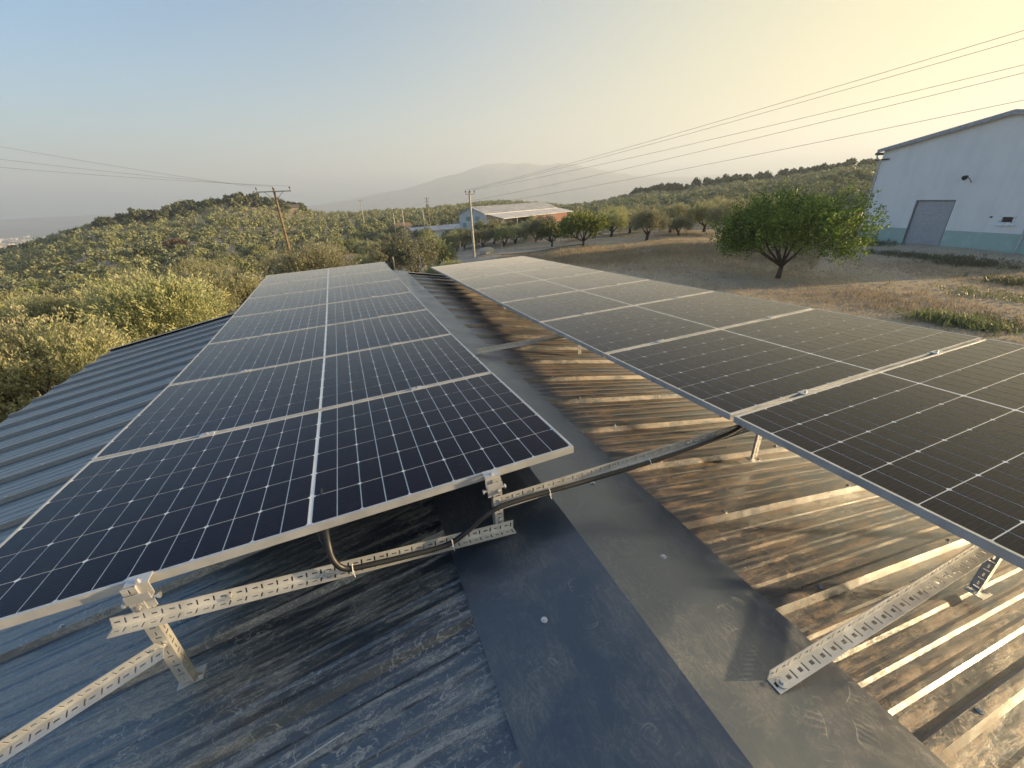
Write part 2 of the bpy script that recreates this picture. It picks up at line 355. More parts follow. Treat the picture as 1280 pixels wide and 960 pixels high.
def mountains():
    az0 = np.array([-180, -60, -40, -30, -15, -2, .3, 3.1, 7.1, 10.8, 13.8, 16.1, 18.9, 21.7, 23.9, 25.4, 28.1, 30.3, 33.5, 38, 44, 50, 60, 75, 100, 180.])
    el0 = np.array([.2, .1, .25, .12, .15, .15, .3, .58, 1.45, 2.08, 2.68, 3.13, 3.82, 3.85, 3.95, 3.5, 3.65, 3.25, 2.6, 1.5, 1.0, .8, .9, 1.1, .8, .2])
    far_el = np.array([0, 0, 0, 0, 0, .1, .5, .8, 1.3, 1.6, 1.6, 1.6, 1.6, 1.6, 1.8, 2.2, 2.5, 2.5, 2.4, 1.7, 1.3, 1.1, 1.0, .9, .6, 0])
    mm = N('mountain_slope'); p = mm.pos(); c = mm.mix(mm.ramp(mm.noise(p, .004, 7, .65), .4, .6), (.09, .10, .07), (.21, .19, .15))
    mat = mm.end(mm.bsdf(color=c, rough=.95))
    rng = np.random.default_rng(5)
    for nm, el, R0, R1 in (('mountain_range', el0, 3700., 5200.), ('far_mountain_range', far_el, 5600., 6400.)):
        az = np.arange(-180, 180, .25); e = np.interp(az, az0, el)
        jag = sum(np.interp(az, np.arange(-180, 181, s), rng.normal(0, 1, len(np.arange(-180, 181, s))))*k for s, k in ((4, .06), (1.5, .05), (.75, .03)))
        prof = np.linspace(0, 1, 14); V = []
        for k, t in enumerate(prof):
            r = R0+(R1-R0)*t; h = -82+(R1*np.tan(np.radians(e+jag*np.clip(e, .1, 1)*t**9))+82)*(t**1.5)
            rib = 1+.012*(np.sin(az*2.1+3*np.sin(az*.7)+k*.5)+.6*np.sin(az*5.3+k*.9))*(t*(1-t))*4
            V.append(np.stack([np.sin(np.radians(az))*r, np.cos(np.radians(az))*r, -82+(h+82)*rib], -1))
        V = np.stack(V, 1); na = len(az); nr = len(prof)
        # back slope, so that the range is a solid ridge
        b = V[:, -1:].copy(); b[..., :2] *= 1.12; b[..., 2] = -84; V = np.concatenate([V, b], 1); nr += 1
        i = np.arange(na)[:, None]; j = np.arange(nr-1)[None, :]; i2 = (i+1) % na
        Q = np.stack([i*nr+j, i2*nr+j, i2*nr+j+1, i*nr+j+1+0*i2], -1).reshape(-1, 4)[:, ::-1]
        tag(link(nm, npmesh(nm, V.reshape(-1, 3), Q, mat, smooth=True)), kind='structure')
mountains()

# ---------------------------------------------------------------- the roof under the panels (one farm building)
XR, ZR, SL = .70, -1.343, math.tan(rad(10.5))
XE_L, XE_R, Y0, Y1 = -4.5, 5.9, -3.35, 9.65
def roof_z(x): return ZR-abs(x-XR)*SL
BLD = empty('farm_building', (XR, 3.15, -5.2), 'low farm building with dark blue-grey ribbed metal roof carrying two rows of solar panels', 'building')
PITCHY = .48
def rib_profile(y0, ribs):
    pts = []; RH = .034
    y = y0
    for _ in range(ribs):
        pts += [(y+.000, 0), (y+.014, RH), (y+.046, RH), (y+.060, 0)]
        for k in range(4):
            c = y+.060+.084*(k+1); pts += [(c-.021, 0), (c-.008, .0038), (c+.008, .0038), (c+.021, 0)]
        y += PITCHY
    pts.append((y, 0)); return pts
def roof_panels():
    side = 0
    n = int((Y1-Y0)/(.96))+1
    for sgn, xe in ((-1, XE_L), (1, XE_R)):
        for k in range(n):
            ys = Y0+.045+k*.96 if sgn < 0 else Y0+.095+k*.96
            prof = [(min(y, Y1), h) for y, h in rib_profile(ys, 2)]
            if prof[0][0] >= Y1-.05: continue
            mm = M(); xs = np.linspace(XR+sgn*.03, xe, 12)
            # pans sit one rib height below the plane the cap and feet rest on
            top = [[(x, y, roof_z(x)-.0375+h+.002*math.sin(x*2.1+y*3.3)) for y, h in prof] for x in xs]
            npf = len(prof); V = [p for r in top for p in r]; Fs = []
            for i in range(len(xs)-1):
                for j in range(npf-1):
                    q = (i*npf+j, (i+1)*npf+j, (i+1)*npf+j+1, i*npf+j+1)
                    Fs.append(q if sgn > 0 else q[::-1])
            mm.add(V, Fs)
            # closed underside of the insulated sheet
            ya, yb = prof[0][0], prof[-1][0]
            a, b = xs[0], xs[-1]
            mm.add([(a, ya, roof_z(a)-.075), (b, ya, roof_z(b)-.075), (b, yb, roof_z(b)-.075), (a, yb, roof_z(a)-.075)], [(0, 3, 2, 1) if sgn > 0 else (0, 1, 2, 3)], 1)
            mm.add([(b, ya, roof_z(b)-.075), (b, yb, roof_z(b)-.075), (b, yb, roof_z(b)-.0375), (b, ya, roof_z(b)-.0375)], [(0, 1, 2, 3)], 1)
            o = link('roof_panel', mm.mesh('roof_panel', [MAT['roof'], MAT['trim']]), BLD)
            # fixing screws on the ribs
            for yy in (ys+.03, ys+.03+PITCHY):
                if yy > Y1-.02: continue
                for x in ([-3.9, -2.9, -1.6] if sgn < 0 else [1.55, 2.6, 5.0]):
                    s = M(); z = roof_z(x)-.0035; s.tube([(x, yy, z), (x, yy, z+.004)], .011, 8); s.tube([(x, yy, z+.004), (x, yy, z+.009)], .006, 6)
                    so_ = link('screw', s.mesh('screw', MAT['steel'])); so_.parent = o; so_.location = -Vector(BLD.location)-o.location
roof_panels()
def caps():
    cuts = [Y0-.02, -.75, 1.33, 3.33, 5.3, 7.3, Y1+.03]
    rng = random.Random(3)
    for k in range(len(cuts)-1):
        a, b = cuts[k]-(.06 if k else 0), cuts[k+1]; lift = .003+.002*(k % 2)
        mm = M(); nx, ny = 14, 26; V = []
        for i in range(nx+1):
            t = i/nx; x = .185+(1.238-.185)*t
            for j in range(ny+1):
                y = a+(b-a)*j/ny
                sk = -(.12*(t-.5))*0
                d = abs(x-XR)
                z = roof_z(x)+lift
                z += .0022*math.sin(7*x+3.1*y+k)*math.sin(2.3*y-4*x)*min(1, d*6)*min(1, (.54-d)*12 if d < .54 else 0)
                if abs(y-b) < .12: z += .003*math.exp(-((x-1.0)/.12)**2)
                V.append((x, y+sk, z))
        idx = lambda i, j: i*(ny+1)+j
        mm.add(V, [(idx(i, j), idx(i+1, j), idx(i+1, j+1), idx(i, j+1)) for i in range(nx) for j in range(ny)])
        n0 = len(mm.v)
        low = [(x, y, z-.0016) for x, y, z in V]
        mm.add(low, [(idx(i, j+1), idx(i+1, j+1), idx(i+1, j), idx(i, j)) for i in range(nx) for j in range(ny)])
        # folded hems along the four edges
        for i in range(nx):
            for j, fl in ((0, 0), (ny, 1)):
                q = (idx(i, j), idx(i+1, j), idx(i+1, j)+n0, idx(i, j)+n0); mm.f.append(q if fl else q[::-1]); mm.m.append(0)
        for j in range(ny):
            for i, fl in ((0, 1), (nx, 0)):
                q = (idx(i, j), idx(i, j+1), idx(i, j+1)+n0, idx(i, j)+n0); mm.f.append(q[::-1] if fl else q); mm.m.append(0)
        o = link('ridge_cap', mm.mesh('ridge_cap', MAT['cap']), BLD)
        sc = [(.413, .869), (.991, .919), (.983, 1.432)] if k == 1 else []
        sc = [p for p in [(.413, .869), (.991, .919), (.40, 2.4), (.985, 2.5), (.983, 1.45), (.99, 3.5), (.98, 4.6), (.99, 6.2), (.98, 8.)] if a < p[1] < b]
        for x, y in sc:
            s = M(); z = roof_z(x)+lift+.001
            s.tube([(x, y, z), (x, y, z+.003)], .012, 12); s.tube([(x, y, z+.003), (x, y, z+.008)], .007, 6)
            so_ = link('screw', s.mesh('screw', MAT['steel'])); so_.parent = o; so_.location = -Vector(BLD.location)-o.location
caps()
def building_body():
    wm = wall_mat('farm_wall_plaster', (.45, .43, .38), None, 0)
    def wall(p, q, zl, zr_):
        mm = M(); d = (Vector(q)-Vector(p)); n_ = Vector((-d.y, d.x)).normalized()*.2
        a, b = Vector(p), Vector(q); zb = -6.4
        mm.hexa([(a.x, a.y, zb), (b.x, b.y, zb), (b.x+n_.x, b.y+n_.y, zb), (a.x+n_.x, a.y+n_.y, zb), (a.x, a.y, zl), (b.x, b.y, zr_), (b.x+n_.x, b.y+n_.y, zr_), (a.x+n_.x, a.y+n_.y, zl)])
        link('wall', mm.mesh('wall', wm), BLD)
    e = .105
    wall((-4.2, 9.4), (-4.2, Y0+.3), roof_z(-4.2)-e, roof_z(-4.2)-e); wall((5.6, Y0+.3), (5.6, 9.4), roof_z(5.6)-e, roof_z(5.6)-e)
    for yy in (9.4, Y0+.3):
        for xa, xb in ((-4.2, XR), (XR, 5.6)):
            mm = M(); ya, yb = (yy-.2, yy) if yy > 0 else (yy, yy+.2)
            za, zb = roof_z(xa)-e, roof_z(xb)-e
            xa2, xb2 = (xa+.203, xb) if xa < 0 else (xa, xb-.203)
            za, zb = roof_z(xa2)-e, roof_z(xb2)-e
            mm.hexa([(xa2, ya, -6.4), (xb2, ya, -6.4), (xb2, yb, -6.4), (xa2, yb, -6.4), (xa2, ya, za), (xb2, ya, zb), (xb2, yb, zb), (xa2, yb, za)])
            link('wall', mm.mesh('wall', wm), BLD)
    for sgn, xe in ((-1, XE_L), (1, XE_R)):
        x0 = XR+sgn*.56
        mm = M(); zf = lambda x, d: roof_z(x)+d
        xs = [XR, xe+sgn*.02]; ya, yb = Y1+.003, Y1+.025
        p = [(min(xs), ya), (max(xs), ya), (max(xs), yb), (min(xs), yb)]
        mm.hexa([(x, y, zf(x, -.12)) for x, y in p]+[(x, y, zf(x, -.006)) for x, y in p])
        mm.hexa([(x, y, zf(x, -.0055)) for x, y in [(p[0][0], Y1-.05), (p[1][0], Y1-.05), (p[1][0], Y1+.028), (p[0][0], Y1+.028)]]+[(x, y, zf(x, .001)) for x, y in [(p[0][0], Y1-.05), (p[1][0], Y1-.05), (p[1][0], Y1+.028), (p[0][0], Y1+.028)]])
        link('verge_trim', mm.mesh('verge_trim', MAT['roof']), BLD)
building_body()

# ---------------------------------------------------------------- solar panels
PW, PD, PP = 2.278, 1.134, 1.154
CW, CD, GAP = .0894, .1804, .0040
def frame_mesh():
    mm = M(); t = .011; h = .035
    def bar(x0, x1, y0, y1): mm.box((x0, y0, -h), (x1, y1, 0))
    bar(0, PW, 0, t); bar(0, PW, PD-t, PD); bar(0, t, t+.0003, PD-t-.0003); bar(PW-t, PW, t+.0003, PD-t-.0003)
    # inward bottom flange
    mm.box((t+.0003, t+.0003, -h), (PW-t-.0003, t+.024, -h+.002)); mm.box((t+.0003, PD-t-.024, -h), (PW-t-.0003, PD-t-.0003, -h+.002))
    mm.box((t+.0003, t+.0245, -h), (t+.024, PD-t-.0245, -h+.002)); mm.box((PW-t-.024, t+.0245, -h), (PW-t-.0003, PD-t-.0245, -h+.002))
    return mm.mesh('panel_frame', MAT['alu'])
FRAME = frame_mesh()
_s = M(); _s.box((.0115, .0115, -.006), (PW-.0115, PD-.0115, -.0028)); SHEET = _s.mesh('glass_sheet', MAT['sheet'])
_s = M(); _s.box((.0118, .0118, -.0085), (PW-.0118, PD-.0118, -.0063)); _s.box((PW/2-.06, PD/2-.05, -.026), (PW/2+.06, PD/2+.05, -.0088)); BACK = _s.mesh('backsheet', MAT['back'])
def cell_poly(flip):
    c = .0075; x, y = CW/2, CD/2
    P = [(-x, -y+c), (-x+c, -y), (x, -y), (x, y), (-x+c, y), (-x, y-c)]
    if flip: P = [(-a, b) for a, b in P][::-1]
    return P
CELLM = []
for fl in (0, 1):
    P = cell_poly(fl); mm = M(); n_ = len(P)
    mm.add([(a, b, .0) for a, b in P]+[(a, b, -.0009) for a, b in P], [tuple(range(n_))]+[(i, i+n_, (i+1) % n_+n_, (i+1) % n_) for i in range(n_)])
    CELLM.append(mm.mesh('solar_cell', MAT['cell']))
CPOS = []
mx = .012+.0095
for i in range(24):
    x = PW/2+(-1 if i < 12 else 1)*(.0085+CW/2)+((i-11) if i < 12 else (i-12))*(CW+GAP)
    for j in range(6):
        y = PD/2+(j-2.5)*(CD+GAP); CPOS.append((x, y, i % 2))
def all_cells():
    mm = M()
    for x, y, fl in CPOS:
        P = cell_poly(fl); mm.add([(a+x, b+y, -.0019) for a, b in P], [tuple(range(len(P)))])
    return mm.mesh('solar_cells', MAT['cell'])
ALLC = all_cells()
ZL = [0, -.058, -.098, -.113, -.110, -.101, -.092, -.082]; ZRr = [.040, 0, -.048, -.093, -.136, -.175, -.210, -.246, -.282]
def array_geo(o, tilt, dy):
    e1 = Vector((math.cos(tilt)*math.cos(dy), -math.cos(tilt)*math.sin(dy), math.sin(tilt))); e2 = Vector((math.sin(dy), math.cos(dy), 0))
    return lambda a, b, dz=0: Vector(o)+e1*a+e2*b+Vector((0, 0, dz))
GL = array_geo((-1.461, 1.362, -1.118), .0238, -.006); GR = array_geo((1.679, 1.276, -1.059), .020, .006)
ordn = ['front', 'second', 'third', 'fourth', 'fifth', 'sixth', 'seventh', 'eighth', 'ninth']
PANELS = {}
def panel(G, row, za, zb, label, group, near):
    p0 = G(0, row*PP, za); p1 = G(0, row*PP+PD, za+(zb-za)*PD/PP); px = G(PW, row*PP, za)
    ex = (px-p0).normalized(); ey = (p1-p0).normalized(); ez = ex.cross(ey).normalized(); ey = ez.cross(ex)
    m4 = Matrix((( ex.x, ey.x, ez.x, p0.x), (ex.y, ey.y, ez.y, p0.y), (ex.z, ey.z, ez.z, p0.z), (0, 0, 0, 1)))
    e = empty('solar_panel', (0, 0, 0), label, 'solar panel', group); e.matrix_world = m4
    for nm, me in (('frame', FRAME), ('glass_sheet', SHEET), ('backsheet', BACK)): link(nm, me, e, False)
    if near:
        for x, y, fl in CPOS:
            c = link('solar_cell', CELLM[fl], e, False); c.location = (x, y, -.0018)
    else:
        tag(link('solar_cells', ALLC, e, False), kind='stuff')
    return m4
for r in range(7):
    s_ = 'furthest' if r == 6 else ordn[r]+('' if r else 'most')
    PANELS['L', r] = panel(GL, r, ZL[r], ZL[r+1], ('nearest solar panel of the left row, very dark, cream frame edge facing us' if r == 0 else 'solar panel at the far end of the left row, pale with sky reflection' if r == 6 else f'{ordn[r]} solar panel from the front in the left row'), 'solar panels of the left row', r < 3)
for r in range(8):
    PANELS['R', r] = panel(GR, r-1, ZRr[r], ZRr[r+1], ('solar panel cut by the right picture edge, nearest in the right row' if r == 0 else 'solar panel at the far end of the right row, palest of all' if r == 7 else f'{ordn[r]} solar panel from the front in the right row'), 'solar panels of the right row', r < 4)
# clamps between neighbouring panels
def clamp_mesh():
    mm = M(); mm.box((-.035, -.022, .0012), (.035, .022, .0045)); mm.box((-.035, -.0085, -.03), (.035, .0085, .001)); return mm.mesh('clamp_plate', MAT['alu'])
def bolt_mesh():
    mm = M(); mm.tube([(0, 0, .0047), (0, 0, .0125)], .0075, 6); mm.tube([(0, 0, .0125), (0, 0, .0145)], .004, 6); return mm.mesh('bolt', MAT['steel'])
CLM, BLM = clamp_mesh(), bolt_mesh()
for side, cnt in (('L', 7), ('R', 8)):
    for r in range(1, cnt):
        for q in (.235, .765):
            m4 = PANELS[side, r]; p = m4 @ Vector((q*PW, -.010, 0))
            o = empty('panel_clamp', p, f'small aluminium clamp holding neighbouring panels of the {"left" if side=="L" else "right"} row', 'clamp', f'clamps in the {"left" if side=="L" else "right"} row')
            rm = m4.to_3x3().to_4x4(); rm.translation = p; o.matrix_world = rm
            link('clamp_plate', CLM, o, False); link('bolt', BLM, o, False)

# ---------------------------------------------------------------- slotted steel angles
def slotted(p0, p1, d1, d2, w=.04, name='slotted_angle', square=False, coarse=False):
    """L-shaped punched steel angle from p0 to p1; d1 and d2 point along its two flanges"""
    p0, p1 = Vector(p0), Vector(p1); L = (p1-p0).length; t = (p1-p0).normalized(); mm = M(); pitch = .05; n_ = max(1, round(L/pitch)); pl = L/n_
    for d, o_ in ((Vector(d1), Vector(d2)), (Vector(d2), Vector(d1))):
        d = (d-t*d.dot(t)).normalized(); o_ = (o_-t*o_.dot(t)).normalized(); th = .0022
        if square: us = [0, .13, .42, .62, .74, 1]; vv = [0, .2, .36, .64, .8, 1]; holes = {(1, 2), (3, 1), (3, 2), (3, 3)}
        else: us = [0, .12, .48, .68, .80, 1]; vv = [0, .25, .43, .57, .75, 1]; holes = {(1, 2), (3, 1), (3, 2), (3, 3)}
        for side in (0, 1):
            off = o_*(th*side)
            V = []; Fs = []
            for i in range(n_*5+1):
                k, j = divmod(i, 5); u = (k+us[j])*pl if i < n_*5 else L
                for v in vv: V.append(p0+t*u+d*(v*w)+off)
            for i in range(n_*5):
                for v in range(5):
                    if (i % 5, v) in holes: continue
                    q = (i*6+v, (i+1)*6+v, (i+1)*6+v+1, i*6+v+1); Fs.append(q if side else q[::-1])
            mm.add(V, Fs)
        # thickness seen at the free edge, the two ends and inside the holes
        e0 = p0+d*w; mm.add([e0, e0+t*L, e0+t*L+o_*th, e0+o_*th], [(0, 1, 2, 3)])
        for q in (p0, p1): mm.add([q, q+d*w, q+d*w+o_*th, q+o_*th], [(0, 1, 2, 3)])
        if not coarse:
            for k in range(n_):
                for (ua, ub, va, vb) in ((us[1], us[2], vv[2], vv[3]), (us[3], us[4], vv[1], vv[4])):
                    c = [p0+t*((k+a)*pl)+d*(b*w) for a, b in ((ua, va), (ub, va), (ub, vb), (ua, vb))]
                    for i in range(4):
                        a, b = c[i], c[(i+1) % 4]; mm.add([a, b, b+o_*th, a+o_*th], [(0, 1, 2, 3)])
    return mm
def bolt_at(mm, p, d, r=.008, h=.008):
    p, d = Vector(p), Vector(d).normalized(); mm.tube([p, p+d*.002], r*1.5, 10); mm.tube([p+d*.002, p+d*(.002+h)], r, 6)
def angle_thing(name, p0, p1, d1, d2, label, cat, group=None, w=.04, bolts=(), square=False, foot=None, coarse=False):
    e = empty(name, Vector(p1) if p1[2] < p0[2] else Vector(p0), label, cat, group)
    link('steel_angle', slotted(p0, p1, d1, d2, w, square=square, coarse=coarse).mesh('steel_angle', MAT['galv']), e)
    for p, d in bolts:
        b = M(); bolt_at(b, p, d); link('bolt', b.mesh('bolt', MAT['steel']), e)
    if foot:
        f_ = M(); x, y = foot; z = roof_z(x)+.004
        # folded foot plate screwed onto a rib
        sx = -SL if x > XR else SL
        f_.hexa([(x+a, y+b, z+a*sx+c) for c in (0, .004) for a, b in ((-.045, -.03), (.045, -.03), (.045, .03), (-.045, .03))])
        link('foot_plate', f_.mesh('foot_plate', MAT['galv']), e)
        b = M(); bolt_at(b, (x+.03, y-.012, z+.03*sx+.0045), Z_, .007, .007); link('bolt', b.mesh('bolt', MAT['steel']), e)
    return e
X_, Y_, Z_ = (1, 0, 0), (0, 1, 0), (0, 0, 1)
nX, nY, nZ = (-1, 0, 0), (0, -1, 0), (0, 0, -1)
yl = 1.325
angle_thing('mounting_leg', (-.845, yl, -1.10), (-.845, yl, roof_z(-.845)+.006), nX, Y_, 'tall punched steel leg under the front left corner of the left panel row', 'bracket leg', bolts=[((-.865, yl-.003, -1.19), nY), ((-.865, yl-.003, -1.39), nY)], foot=(-.86, yl+.03))
angle_thing('slotted_rail', (-.95, yl-.004, -1.238), (.475, yl-.004, -1.378), (0, .12, 1), (0, -1, .1), 'white-grey punched rail running below the nearest left panel down to the ridge', 'steel rail', bolts=[((-.62, yl-.006, -1.255), nY), ((-.30, yl-.006, -1.29), nY)], w=.042)
angle_thing('diagonal_brace', (-.86, yl-.006, -1.385), (-3.25, .93, roof_z(-3.25)+.01), (0, -.3, 1), (0, -1, -.3), 'punched brace running from the tall left leg to the lower left picture corner', 'steel brace', bolts=[((-.885, yl-.012, -1.375), nY)], w=.045)
angle_thing('mounting_leg', (.395, yl, -1.085), (.395, yl, roof_z(.395)+.008), X_, Y_, 'short punched leg under the right corner of the nearest left panel, on the ridge', 'bracket leg', bolts=[((.42, yl-.003, -1.15), nY), ((.42, yl-.003, -1.20), nY), ((.42, yl-.003, -1.31), nY)])
angle_thing('slotted_rail', (.39, yl-.006, -1.212), (2.26, yl-.006, -1.215), Z_, nY, 'long punched rail crossing the ridge between both panel rows, black conduit on it', 'steel rail')
angle_thing('slotted_rail', (.955, .418, -1.384), (2.27, .418, -1.322), nY, Z_, 'punched rail in the right foreground with a round bolt on the ridge cap', 'steel rail', bolts=[((.985, .392, -1.379), Z_)], w=.046, square=True)
angle_thing('slotted_rail', (1.03, 3.66, -1.392), (2.5, 3.66, -1.38), Z_, nY, 'distant punched rail crossing the ridge cap beside the third left panel', 'steel rail', coarse=True)
_b = M(); _b.tube([(.985, .392, -1.3795), (.985, .392, -1.3765)], .017, 20); 
_w = link('washer', _b.mesh('washer', MAT['steel'])); tag(origin_to(_w, (.985, .392, -1.378)), 'round steel washer on the end of the foreground rail', 'washer')
angle_thing('mounting_leg', (2.262, .378, -1.085), (2.262, .378, roof_z(2.262)+.006), nX, Y_, 'leg at the lower right with a folded foot under the nearest right panel', 'bracket leg', foot=(2.247, .383))
angle_thing('mounting_leg', (2.235, 1.45, -1.09), (2.235, 1.45, roof_z(2.235)+.006), nX, Y_, 'leg seen below the panel joint of the right row behind the long rail', 'bracket leg', foot=(2.22, 1.455))
for y in (3.66, 5.97, 8.27):
    k = (y-1.276)/PP; z = -1.059+np.interp(k, range(8), ZRr[1:])
    for x in (2.24, 3.55):
        angle_thing('mounting_leg', (x, y, z-.03), (x, y, roof_z(x)+.006), nX, Y_, 'shaded punched leg under the middle of the right panel row', 'bracket leg', 'legs hidden under the right row', coarse=True)
for y, x in ((.378, 3.55), (1.45, 3.55)):
    angle_thing('mounting_leg', (x, y, -1.07), (x, y, roof_z(x)+.006), nX, Y_, 'outer punched leg under the right edge of the right panel row', 'bracket leg', 'outer legs of the right row', coarse=True)
for y in (3.66, 5.97, 8.27):
    k = (y-1.362)/PP; z = -1.118+np.interp(k, range(8), ZL)
    for x in (-1.0, .40):
        angle_thing('mounting_leg', (x, y, z+.0238*(x+1.46)-.035), (x, y, roof_z(x)+.006), nX, Y_, 'shaded punched leg under the left panel row', 'bracket leg', 'legs hidden under the left row', coarse=True)
# purlins the panels rest on, under both rows
for side, G, xs in (('left', GL, (.50, 1.76)), ('right', GR, (.58, 1.85))):
    zz = ZL if side == 'left' else ZRr[1:]
    for q, a in enumerate(xs):
        mm = M(); b0 = .15 if side == 'left' else -1.05
        kk = [b0]+[PP*i for i in range(1, 8)]
        for u, v in zip(kk[:-1], kk[1:]):
            za, zb = [float(np.interp(w_/PP, [-1]+list(range(8)), [.04]+list(zz[:8]) if side == 'right' else [0]+list(zz))) for w_ in (u, v)]
            A, B = G(a, u, za-.0365), G(a, v, zb-.0365)
            mm.hexa([A+Vector((-.02, 0, -.04)), A+Vector((.02, 0, -.04)), B+Vector((.02, 0, -.04)), B+Vector((-.02, 0, -.04)), A+Vector((-.02, 0, 0)), A+Vector((.02, 0, 0)), B+Vector((.02, 0, 0)), B+Vector((-.02, 0, 0))])
        o = link('support_rail', mm.mesh('support_rail', MAT['galv'])); tag(origin_to(o, G(a, b0)), f'{"inner" if (q==1)==(side=="left") else "outer"} lengthwise rail in shadow under the {side} panel row', 'steel rail')
# end clamps on the front edge of the left row
def end_clamp(x, z, label):
    e = empty('end_clamp', (x, 1.35, z-.06), label, 'clamp')
    mm = M(); w = .034
    mm.box((x-w, 1.332, z+.0012), (x+w, 1.378, z+.005)); mm.box((x-w, 1.332, z-.045), (x+w, 1.336, z+.001)); mm.box((x-w, 1.310, z-.049), (x+w, 1.336, z-.0455)); mm.box((x-w, 1.308, z-.049), (x+w, 1.312, z-.018))
    link('clamp_body', mm.mesh('clamp_body', MAT['alu']), e)
    b = M(); bolt_at(b, (x, 1.349, z+.0052), Z_, .007, .007); link('bolt', b.mesh('bolt', MAT['steel']), e)
    b = M(); b.tube([(x-.045, 1.322, z-.056), (x+.045, 1.322, z-.056)], .005, 8); b.tube([(x-.052, 1.322, z-.056), (x-.045, 1.322, z-.056)], .010, 6); b.tube([(x+.045, 1.322, z-.056), (x+.052, 1.322, z-.056)], .010, 6)
    link('bolt', b.mesh('bolt', MAT['steel']), e)
    mm = M(); mm.box((x-.028, 1.3275, z-.10), (x+.028, 1.331, z-.051)); link('lower_plate', mm.mesh('lower_plate', MAT['galv']), e)
end_clamp(-.845, -1.118+.0238*.615, 'bulky aluminium end clamp on the front frame above the tall left leg')
end_clamp(.40, -1.118+.0238*1.86, 'aluminium end clamp on the front frame above the short ridge leg')
# conduit and its ties
def catmull(P, k=6):
    P = [Vector(p) for p in P]; P = [P[0]]+P+[P[-1]]; out = []
    for i in range(1, len(P)-2):
        for j in range(k):
            t = j/k; a, b, c, d = P[i-1:i+3]
            out.append(.5*((2*b)+(c-a)*t+(2*a-5*b+4*c-d)*t*t+(3*b-a-3*c+d)*t**3))
    return out+[P[-2]]
cab = catmull([(-.29, 1.62, -1.12), (-.275, 1.40, -1.13), (-.27, 1.325, -1.155), (-.262, 1.29, -1.215), (-.225, 1.283, -1.268), (-.12, 1.283, -1.288), (.03, 1.283, -1.306), (.17, 1.283, -1.312), (.26, 1.281, -1.270), (.35, 1.280, -1.212), (.47, 1.280, -1.192), (.8, 1.280, -1.201), (1.2, 1.280, -1.208), (1.55, 1.282, -1.198), (1.8, 1.30, -1.188), (2.1, 1.4, -1.17), (2.3, 1.6, -1.12)])
mm = M(); mm.tube(cab, .0115, 10)
tag(origin_to(link('conduit', mm.mesh('conduit', MAT['rubber'], True)), cab[0]), 'black corrugated cable conduit tied along the front rail and across the ridge', 'cable conduit')
mm = M(); mm.tube(catmull([(-.285, 1.60, -1.10), (-.30, 1.38, -1.13), (-.285, 1.325, -1.16), (-.268, 1.29, -1.205)]), .004, 6)
tag(origin_to(link('cable', mm.mesh('cable', MAT['black'], True)), (-.285, 1.6, -1.1)), 'thin black cable hanging from below the nearest left panel', 'cable')
for i, (x, z) in enumerate([(-.205, -1.274), (.185, -1.308), (.64, -1.197), (1.19, -1.208)]):
    mm = M(); n_ = 14
    mm.tube([(x, 1.283+.0145*math.cos(a), z+.0145*math.sin(a)) for a in np.linspace(0, 2*math.pi, n_)], .0022, 5, caps=False)
    mm.tube([(x, 1.270, z-.006), (x+.003, 1.262, z-.028)], .0016, 4); mm.box((x-.004, 1.264, z-.009), (x+.004, 1.2705, z-.001))
    o = link('cable_tie', mm.mesh('cable_tie', MAT['white']))
    tag(origin_to(o, (x, 1.283, z)), ['white cable tie where the conduit first bends onto the front rail', 'white cable tie where the conduit leaves the front rail', 'white cable tie on the conduit just right of the short ridge leg', 'white cable tie on the conduit over the right edge of the ridge cap'][i], 'cable tie')
d0, d1 = ray(351, 960), ray(420, 915)
def on_left(d): s = (ZR-XR*SL)/(d[2]-d[0]*SL); return Vector(d*s)
a, b = on_left(d0), on_left(d1); a.z -= .028; b.z -= .028
mm = M(); mm.obox((a+b)/2, (b-a).normalized(), (b-a).normalized().cross(Vector(Z_)), Z_, ((b-a).length/2+.02, .002, .0012)); tag(origin_to(link('metal_strip', mm.mesh('metal_strip', MAT['alu'])), a), 'thin bright metal strip lying on the roof at the lower picture edge', 'metal strip')

